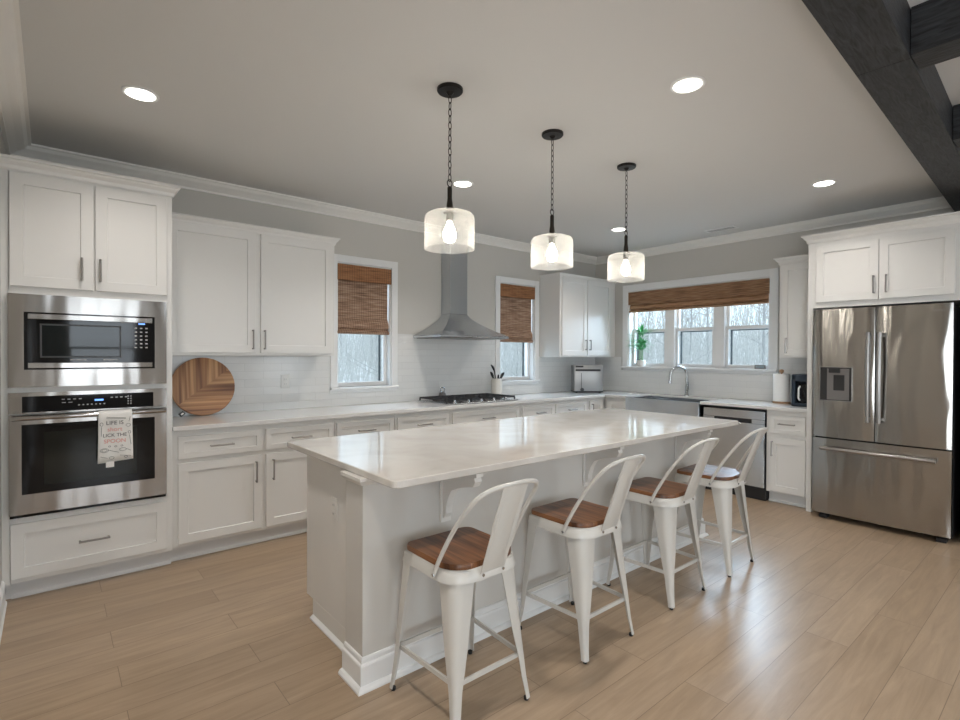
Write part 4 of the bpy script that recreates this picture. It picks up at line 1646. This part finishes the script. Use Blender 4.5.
# ------------------------------------------------------------------ bar stools
def make_stool():
    t = thing('bar_stool', '', 'bar stool', (0, 0, 0))
    SH = 0.590
    hw = 0.176
    hd2 = 0.178
    feet = {(-1, 1): (-0.215, 0.205), (1, 1): (0.215, 0.205), (-1, -1): (-0.190, -0.210), (1, -1): (0.190, -0.210)}
    # rim
    bm = new_bm()
    rs = (0.105, 0.045, 0.045, 0.105)
    P0 = rrect(-hw-0.010, hw+0.010, -hd2-0.010, hd2+0.010, 0.05, 8, rs)
    P1 = rrect(-hw, hw, -hd2, hd2, 0.05, 8, rs)
    P2 = rrect(-hw+0.006, hw-0.006, -hd2+0.006, hd2-0.006, 0.05, 8, rs)
    lay_ = [(P0, SH-0.046), (P0, SH-0.042), (P1, SH-0.006), (P2, SH), ]
    vs_ = [[bm.verts.new((q[0], q[1], z)) for q in p] for p, z in lay_]
    nn = len(P0)
    for a, b2 in zip(vs_[:-1], vs_[1:]):
        for i in range(nn):
            bm.faces.new((a[i], a[(i+1) % nn], b2[(i+1) % nn], b2[i]))
    bm.faces.new(vs_[-1])
    # inner skirt so the rim has thickness
    Pi = [(q[0]*0.97, q[1]*0.97) for q in P0]
    vi = [bm.verts.new((q[0], q[1], SH-0.046)) for q in Pi]
    vj = [bm.verts.new((q[0]*0.97, q[1]*0.97, SH-0.004)) for q in Pi]
    for i in range(nn):
        bm.faces.new((vs_[0][i], vi[i], vi[(i+1) % nn], vs_[0][(i+1) % nn]))
        bm.faces.new((vi[i], vj[i], vj[(i+1) % nn], vi[(i+1) % nn]))
    bm.faces.new(vj)
    obj('seat_frame', bm, M_stool, t, smooth=True)
    # wooden seat
    bm = new_bm()
    rs2 = (0.10, 0.04, 0.04, 0.10)
    Q0 = rrect(-hw+0.004, hw-0.004, -hd2+0.006, hd2-0.004, 0.05, 8, rs2)
    Q1 = [(q[0]*0.985, q[1]*0.985) for q in Q0]
    lay_ = [(Q0, SH+0.0005), (Q0, SH+0.016), (Q1, SH+0.021)]
    vs_ = [[bm.verts.new((q[0], q[1], z)) for q in p] for p, z in lay_]
    for a, b2 in zip(vs_[:-1], vs_[1:]):
        for i in range(nn):
            bm.faces.new((a[i], a[(i+1) % nn], b2[(i+1) % nn], b2[i]))
    bm.faces.new(vs_[0][::-1])
    bm.faces.new(vs_[-1])
    obj('seat', bm, M_seat, t, smooth=True)
    # legs: folded sheet, convex outwards, tapering
    for (sx, sy), (fx, fy) in feet.items():
        bm = new_bm()
        tx, ty = sx*(hw-0.004), sy*(hd2-0.004)
        if sy < 0:
            tx, ty = sx*(hw-0.020), sy*(hd2-0.020)
        secs = []
        kk = 1.28 if sy < 0 else 1.0
        levels = [(0.585, 0.078*kk), (0.54, 0.074*kk), (0.45, 0.064*kk), (0.30, 0.048*kk), (0.16, 0.036), (0.10, 0.031), (0.04, 0.026), (0.012, 0.026)]
        for z, a in levels:
            s_ = (0.585-z)/0.585
            fl_ = s_ if z > 0.12 else s_
            # slight outward kick near the floor
            kx = tx+(fx-tx)*(s_*0.82 + 0.18*max(0, (s_-0.75)/0.25)**2)
            ky = ty+(fy-ty)*(s_*0.82 + 0.18*max(0, (s_-0.75)/0.25)**2)
            rr_ = a*0.55 if sy < 0 else a*0.45
            pts_ = []
            # outer L from the x-arm to the y-arm with rounded corner
            out = [(-a, 0.0)]
            for q in range(7):
                an = PI/2*q/6
                out.append((-rr_+rr_*math.sin(an), -rr_+rr_*math.cos(an)))
            out.append((0.0, -a))
            th = 0.0035
            inn = [(-a, -th)]
            ri = rr_-th
            for q in range(7):
                an = PI/2*q/6
                inn.append((-rr_+ri*math.sin(an), -rr_+ri*math.cos(an)))
            inn.append((-th, -a))
            loop = out+inn[::-1]
            secs.append([bm.verts.new((kx+sx*(u_[0]+0.006), ky+sy*(u_[1]+0.006), z)) for u_ in loop])
        for a_, b2 in zip(secs[:-1], secs[1:]):
            for i in range(len(a_)):
                bm.faces.new((a_[i], a_[(i+1) % len(a_)], b2[(i+1) % len(a_)], b2[i]))
        bm.faces.new(secs[0])
        bm.faces.new(secs[-1][::-1])
        lg = obj('leg', bm, M_stool, t, smooth=True)
        bm = new_bm()
        lathe(bm, [(0.009, 0.0), (0.010, 0.003), (0.010, 0.013)], c=(kx-sx*0.009, ky-sy*0.009, 0), n=14)
        obj('rubber_foot', bm, M_rubber, lg, smooth=True)
    # footrest bars
    def leg_at(sx, sy, z):
        fx, fy = feet[(sx, sy)]
        tx, ty = sx*(hw-0.020 if sy < 0 else hw-0.004), sy*(hd2-0.020 if sy < 0 else hd2-0.004)
        s_ = (0.585-z)/0.585
        return Vector((tx+(fx-tx)*s_*0.82-sx*0.010, ty+(fy-ty)*s_*0.82-sy*0.010, z))
    zf = 0.185
    for a, b2 in (((-1, 1), (-1, -1)), ((-1, -1), (1, -1)), ((1, -1), (1, 1)), ((1, 1), (-1, 1))):
        bm = new_bm()
        p, q = leg_at(*a, zf), leg_at(*b2, zf)
        dd = (q-p).normalized()
        obox(bm, (p+q)/2, dd, Vector((0, 0, 1)).cross(dd), Vector((0, 0, 1)), (q-p).length/2-0.004, 0.0045, 0.009)
        obj('footrest_bar', bm, M_stool, t)
    # back hoop
    bm = new_bm()
    ctrl = [(-0.190, -0.070, 0.560), (-0.185, -0.110, 0.640), (-0.176, -0.168, 0.740), (-0.166, -0.228, 0.825), (-0.147, -0.280, 0.888),
            (-0.098, -0.312, 0.920), (0.0, -0.322, 0.928)]
    full = ctrl+[(-x, y, z) for x, y, z in ctrl[-2::-1]]
    # catmull-rom smoothing
    sm_ = []
    for i in range(len(full)-1):
        p0 = Vector(full[max(0, i-1)]); p1 = Vector(full[i]); p2 = Vector(full[i+1]); p3 = Vector(full[min(len(full)-1, i+2)])
        for s_ in (0, 0.25, 0.5, 0.75):
            sm_.append(0.5*((2*p1)+(-p0+p2)*s_+(2*p0-5*p1+4*p2-p3)*s_*s_+(-p0+3*p1-3*p2+p3)*s_**3))
    sm_.append(Vector(full[-1]))
    tube(bm, sm_, 0.0085, 10)
    obj('back_hoop', bm, M_stool, t, smooth=True)
    # centre slat
    bm = new_bm()
    rows_ = []
    for k in range(9):
        s_ = k/8
        y = -0.190-0.126*s_
        z = 0.572+0.348*s_
        hw_ = 0.060+0.002*s_
        rows_.append([(-hw_, y-0.0015, z), (-hw_*0.72, y, z), (-hw_*0.62, y-0.005 if 0 < k < 8 else y, z), (hw_*0.62, y-0.005 if 0 < k < 8 else y, z), (hw_*0.72, y, z), (hw_, y-0.0015, z)])
    front = [[bm.verts.new(q) for q in r_] for r_ in rows_]
    backv = [[bm.verts.new((q[0], q[1]-0.0035, q[2])) for q in r_] for r_ in rows_]
    for G in (front, backv):
        for a, b2 in zip(G[:-1], G[1:]):
            for i in range(5):
                bm.faces.new((a[i], a[i+1], b2[i+1], b2[i]))
    for k in range(8):
        for i in (0, 5):
            bm.faces.new((front[k][i], front[k+1][i], backv[k+1][i], backv[k][i]))
    for i in range(5):
        for k in (0, 8):
            bm.faces.new((front[k][i], front[k][i+1], backv[k][i+1], backv[k][i]))
    obj('back_slat', bm, M_stool, t, smooth=True)
    # screws
    bm = new_bm()
    for x, y, z in ((-0.05, -0.196, 0.566), (0.05, -0.196, 0.566)):
        bm = new_bm()
        lathe(bm, [(0.006, -0.004), (0.006, 0.0)], c=(x, y, z), n=10, axis='y')
        obj('screw', bm, M_chrome, t)
    for x in (-0.195, 0.195):
        bm = new_bm()
        lathe(bm, [(0.006, -0.003), (0.006, 0.003)], c=(x, -0.076, 0.566), n=10, axis='x')
        obj('screw', bm, M_chrome, t)
    return t


stool = make_stool()
slabels = ['white metal counter stool nearest the camera with walnut seat, at near end of island',
           'white metal counter stool with walnut seat, second from the near end of island',
           'white metal counter stool with walnut seat, third from the near end of island',
           'white metal counter stool at far end of island, its seat shining with window light']
for i, (x, y, a) in enumerate(((1.468, -2.836, 0.0), (2.205, -2.832, 0.0), (2.965, -2.820, 0.0), (3.625, -2.828, 0.035))):
    o = stool if i == 0 else copy_tree(stool)
    o.location = (x, y, 0)
    o.rotation_euler.z = a
    tag(o, slabels[i], 'bar stool', 'metal stools along the island')

# ------------------------------------------------------------------ pendant lights
def make_pendant():
    t = thing('pendant_light', '', 'pendant light', (0, 0, H))
    bm = new_bm()
    lathe(bm, [(0.066, 0.0), (0.066, -0.012), (0.062, -0.017), (0.020, -0.019), (0.008, -0.034)], n=32)
    obj('canopy', bm, M_darkmetal, t, smooth=True)
    bm = new_bm()
    z = -0.036
    k = 0
    while z > -0.46:
        horiz = k % 2 == 0
        pts = []
        for q in range(12):
            a = 2*PI*q/12
            w_, h_ = 0.0085*math.cos(a), 0.020*math.sin(a)
            pts.append((w_, 0, z-0.018+h_) if horiz else (0, w_, z-0.018+h_))
        tube(bm, pts, 0.0022, 6, closed=True)
        z -= 0.033
        k += 1
    tube(bm, [(0.015*math.cos(2*PI*q/16), 0, -0.478+0.018*math.sin(2*PI*q/16)) for q in range(16)], 0.0028, 6, closed=True)
    obj('chain', bm, M_bronze, t, smooth=True)
    bm = new_bm()
    lathe(bm, [(0.006, -0.494), (0.012, -0.500), (0.012, -0.560), (0.016, -0.585), (0.018, -0.618), (0.034, -0.622), (0.034, -0.628), (0.020, -0.632), (0.018, -0.665), (0.014, -0.668)], n=20)
    obj('stem_socket', bm, M_bronze, t, smooth=True)
    bm = new_bm()
    R0 = 0.128
    outer = [(0.020, -0.624), (0.060, -0.625), (0.098, -0.629), (0.116, -0.636), (0.1255, -0.648), (R0, -0.666), (R0, -0.812)]
    inner = [(r_-0.003 if i > 0 else r_, z_-0.003 if i < 5 else z_) for i, (r_, z_) in enumerate(outer)]
    lathe(bm, outer+inner[::-1], n=56, close=True)
    obj('glass_shade', bm, M_seeded, t, smooth=True)
    bm = new_bm()
    lathe(bm, [(0.001, -0.668), (0.012, -0.672), (0.016, -0.69), (0.031, -0.72), (0.034, -0.745), (0.024, -0.772), (0.001, -0.782)], n=20)
    obj('bulb', bm, M_bulb, t, smooth=True)
    return t


pend = make_pendant()
pl = ['clear seeded glass pendant light hanging nearest the camera over island', 'middle one of three seeded glass pendant lights over island',
      'seeded glass pendant light over far end of island, in front of the sink window']
for i, (x, y) in enumerate(((1.738, -2.380), (2.527, -2.362), (3.328, -2.342))):
    o = pend if i == 0 else copy_tree(pend)
    o.location = (x, y, H-(0.005 if False else 0))
    tag(o, pl[i], 'pendant light', 'glass pendants over the island')
    ld = bpy.data.lights.new('pendant_bulb_light', 'POINT')
    ld.energy = BULB_POWER
    ld.color = (1.0, 0.96, 0.90)
    ld.shadow_soft_size = 0.03
    lo = bpy.data.objects.new('bulb_light', ld)
    C.objects.link(lo)
    lo.parent = o
    lo.location = (0, 0, -0.80)

# ------------------------------------------------------------------ recessed lights
def make_can():
    t = thing('recessed_light', '', 'recessed light', (0, 0, H))
    bm = new_bm()
    lathe(bm, [(0.084, 0.0), (0.084, -0.004), (0.078, -0.007), (0.068, -0.004), (0.068, 0.0)], n=36, close=False)
    obj('trim_ring', bm, M_trim, t, smooth=True)
    bm = new_bm()
    lathe(bm, [(0.0001, -0.0085), (0.056, -0.0085), (0.066, -0.0060), (0.066, -0.0055)], n=36)
    obj('lens', bm, M_lens, t, smooth=True)
    return t


can = make_can()
cl_ = [((0.540, -1.30), 'round recessed ceiling light above the tall oven cabinet'),
       ((2.615, -3.18), 'round recessed ceiling light over the stools, left of the dark beam'),
       ((2.675, -1.285), 'round recessed ceiling light behind the nearest pendant'),
       ((4.807, -3.126), 'round recessed ceiling light in front of the refrigerator'),
       ((4.841, -1.215), 'round recessed ceiling light near the back corner beside the far pendant'),
       ((0.540, -3.20), 'round recessed ceiling light above the camera at left')]
for i, ((x, y), lab) in enumerate(cl_):
    o = can if i == 0 else copy_tree(can)
    o.location = (x, y, H)
    tag(o, lab, 'recessed light', 'recessed ceiling lights')
    ld = bpy.data.lights.new('recessed_lamp', 'AREA')
    ld.shape = 'DISK'
    ld.size = 0.13
    ld.energy = CAN_POWER*(1.25, 0.55, 1.1, 0.18, 0.45, 1.1)[i]
    ld.spread = 2.15
    ld.color = CAN_COLOR
    lo = bpy.data.objects.new('recessed_lamp', ld)
    C.objects.link(lo)
    lo.parent = o
    lo.location = (0, 0, -0.012)
for (x, y) in ((1.0, -5.6), (4.6, -5.6), (1.0, -8.4), (4.6, -8.4)):
    o = copy_tree(can)
    o.location = (x, y, HL)
    tag(o, 'round recessed ceiling light in the living room behind the camera', 'recessed light', 'living room ceiling lights')
    ld = bpy.data.lights.new('recessed_lamp', 'AREA')
    ld.shape = 'DISK'
    ld.size = 0.13
    ld.energy = CAN_POWER
    ld.spread = 2.15
    ld.color = CAN_COLOR
    lo = bpy.data.objects.new('recessed_lamp', ld)
    C.objects.link(lo)
    lo.parent = o
    lo.location = (0, 0, -0.012)

# ceiling vent
vt = thing('ceiling_vent', 'small white air vent in the ceiling near the sink window', 'vent', (5.66, -1.93, H), PI/2)
bm = new_bm()
for (a, b_, c, d) in ((-0.16, 0.16, -0.065, -0.048), (-0.16, 0.16, 0.048, 0.065), (-0.16, -0.143, -0.048, 0.048), (0.143, 0.16, -0.048, 0.048)):
    box(bm, a, b_, c, d, -0.008, 0)
obj('frame', bm, M_vent, vt)
bm = new_bm()
box(bm, -0.143, 0.143, -0.048, 0.048, -0.002, -0.0005)
obj('backing', bm, M_dark, vt)
bm = new_bm()
for k in range(6):
    y = -0.040+k*0.016
    obox(bm, (0, y, -0.006), Vector((1, 0, 0)), Vector((0, 0.95, -0.31)), Vector((0, 0.31, 0.95)), 0.143, 0.0066, 0.0008)
obj('louvers', bm, M_vent, vt)

# ------------------------------------------------------------------ ceiling beams
bdir = Vector((1, 0.029, 0)).normalized()
bang = math.atan2(bdir.y, bdir.x)
ZBM = 2.610
def beam(name, label, loc, rz, ln, w_, z0, z1, seams=()):
    bm = new_bm()
    cuts = [0]+list(seams)+[ln]
    for a, b_ in zip(cuts[:-1], cuts[1:]):
        box(bm, a+0.0012, b_-0.0012, 0, w_, z0, z1, 0.002)
    o = obj(name, bm, M_beam, None, loc=loc, rz=rz)
    return tag(o, label, 'beam', 'dark ceiling beams')
x_start = LX+0.01
beam('ceiling_beam', 'long black-stained wooden ceiling beam running past the kitchen to the refrigerator wall',
     (x_start, -4.023+0.029*(x_start-2.1), 0), bang, W-x_start-0.012, 0.184, ZBM, HL, seams=(2.90,))
for k, X in enumerate((1.66, 2.885, 4.11, 5.34)):
    beam('ceiling_beam', ['black cross beam above and behind the camera', 'black cross beam meeting the long beam at the top right corner',
                          'second black cross beam beyond the one at the top right corner', 'black cross beam nearest the refrigerator wall'][k],
         (X-0.035, -4.025+0.029*(X-2.1)-0.0, 0), -PI/2, 3.6, 0.165, ZBM+0.001, HL)
beam('ceiling_beam', 'black living room ceiling beam parallel to the long kitchen beam', (x_start, -7.85, 0), 0, W-x_start-0.012, 0.196, ZBM, HL)

# ------------------------------------------------------------------ outdoors
bm = new_bm()
gv = []
NX, NY = 30, 30
random.seed(9)
for i in range(NX+1):
    row = []
    for j in range(NY+1):
        x = -25+85*i/NX
        y = -45+100*j/NY
        inside = (-1.0 < x < 7.2 and -10.8 < y < 1.2)
        d = max(max(-x-0.2, x-6.2, 0), max(-9.9-y, y-0.2, 0))
        z = -0.55+0.10*max(0, d-5)+random.uniform(-0.05, 0.05)
        row.append(bm.verts.new((x, y, z)))
    gv.append(row)
for i in range(NX):
    for j in range(NY):
        bm.faces.new((gv[i][j], gv[i+1][j], gv[i+1][j+1], gv[i][j+1]))
add_color_noise(M_ground, (0.60, 0.57, 0.53), (0.86, 0.85, 0.83), nscale=1.2, detail=6)  # litter whitened, the overexposed outdoor look is in the colour
tag(obj('ground', bm, M_ground, smooth=True, autosmooth=False), kind='structure')


def gz(x, y):
    d = max(max(-x-0.2, x-6.2, 0), max(-9.9-y, y-0.2, 0))
    return -0.58+0.10*max(0, d-5)


def tree_mesh(seed):
    random.seed(seed)
    tb = new_bm()
    hh = random.uniform(7.5, 10)
    lean = Vector((random.uniform(-0.5, 0.5), random.uniform(-0.5, 0.5), 0))
    tr = random.uniform(0.03, 0.065)
    trunk = [Vector((0, 0, 0))+lean*(s_*s_)+Vector((0, 0, hh*s_)) for s_ in [k/7 for k in range(8)]]
    tube(tb, trunk, [tr*(1-0.82*k/7) for k in range(8)], 6)
    bb_ = new_bm()
    for k in range(34):
        s_ = random.uniform(0.06, 0.95)
        f = s_*7
        i0 = min(6, int(f))
        p = trunk[i0].lerp(trunk[i0+1], f-i0)
        a = random.uniform(0, 2*PI)
        ln = random.uniform(0.5, 1.5)*(1.1-s_*0.6)
        d = Vector((math.cos(a), math.sin(a), random.uniform(0.3, 1.3))).normalized()
        q1 = p+d*ln*0.5
        d2_ = (d+Vector((random.uniform(-.4, .4), random.uniform(-.4, .4), 0.3))).normalized()
        q2 = q1+d2_*ln*0.5
        r_ = tr*0.26
        tube(bb_, [p, q1, q2], [r_, r_*0.6, r_*0.25], 3, cap=False)
        for m_ in range(4):
            s2 = random.uniform(0.2, 1)
            p2 = q1.lerp(q2, s2) if random.random() < .6 else p.lerp(q1, s2)
            d3 = (d2_+Vector((random.uniform(-1, 1), random.uniform(-1, 1), random.uniform(-.3, .8)))).normalized()
            tube(bb_, [p2, p2+d3*random.uniform(0.3, 0.8)], [r_*0.35, r_*0.14], 3, cap=False)
    return tb, bb_


protos = []
for sd in range(5):
    tb, bb_ = tree_mesh(20+sd)
    t = thing('bare_tree', '', 'tree')
    obj('trunk', tb, M_bark, t, smooth=True, autosmooth=False)
    obj('branches', bb_, M_bark, t)
    tag(t.children[1], kind='stuff') if False else None
    protos.append(t)
random.seed(77)
used = [False]*5
cnt = 0
def put_tree(x, y, which):
    k = random.randrange(5)
    if used[k]:
        o = copy_tree(protos[k])
    else:
        o = protos[k]
        used[k] = True
    o.location = (x, y, gz(x, y)-0.02)
    o.rotation_euler.z = random.uniform(0, 2*PI)
    s_ = random.uniform(0.75, 1.15)
    o.scale = (s_, s_, s_)
    if which == 0:
        tag(o, 'thin bare winter tree in the pale woods outside the back windows', 'tree', 'bare trees outside the back windows')
    else:
        tag(o, 'thin bare winter tree in the pale woods outside the sink window', 'tree', 'bare trees outside the sink window')
for w_, (a0, a1) in ((0, (43.5, 66)), (1, (19, 35.5))):
    spots = []
    for k in range(900):
        a = math.radians(random.uniform(a0, a1))
        r_ = random.uniform(14, 40)
        x, y = 0.18+r_*math.cos(a), -4.5+r_*math.sin(a)
        if all((x-p)**2+(y-q)**2 > 2.6**2 for p, q in spots) and len(spots) < 34:
            spots.append((x, y))
            put_tree(x, y, w_)
# brush thicket
bm = new_bm()
random.seed(5)
for k in range(5200):
    a = math.radians(random.uniform(16, 68))
    r_ = random.uniform(14, 38)
    x, y = 0.18+r_*math.cos(a), -4.5+r_*math.sin(a)
    if y < 1.5 and x < 8:
        continue
    z = gz(x, y)
    p = Vector((x, y, z))
    hgt = random.uniform(0.8, 5.0)
    d = Vector((random.uniform(-.3, .3), random.uniform(-.3, .3), 1))*hgt
    q = p+d*0.55+Vector((random.uniform(-.15, .15), random.uniform(-.15, .15), 0))
    tube(bm, [p, q, p+d], [0.010, 0.007, 0.003], 3, cap=False)
tag(obj('brush_thicket', bm, M_brush), 'pale tangle of bare brush filling the woods outside the windows', 'brush', kind='stuff')
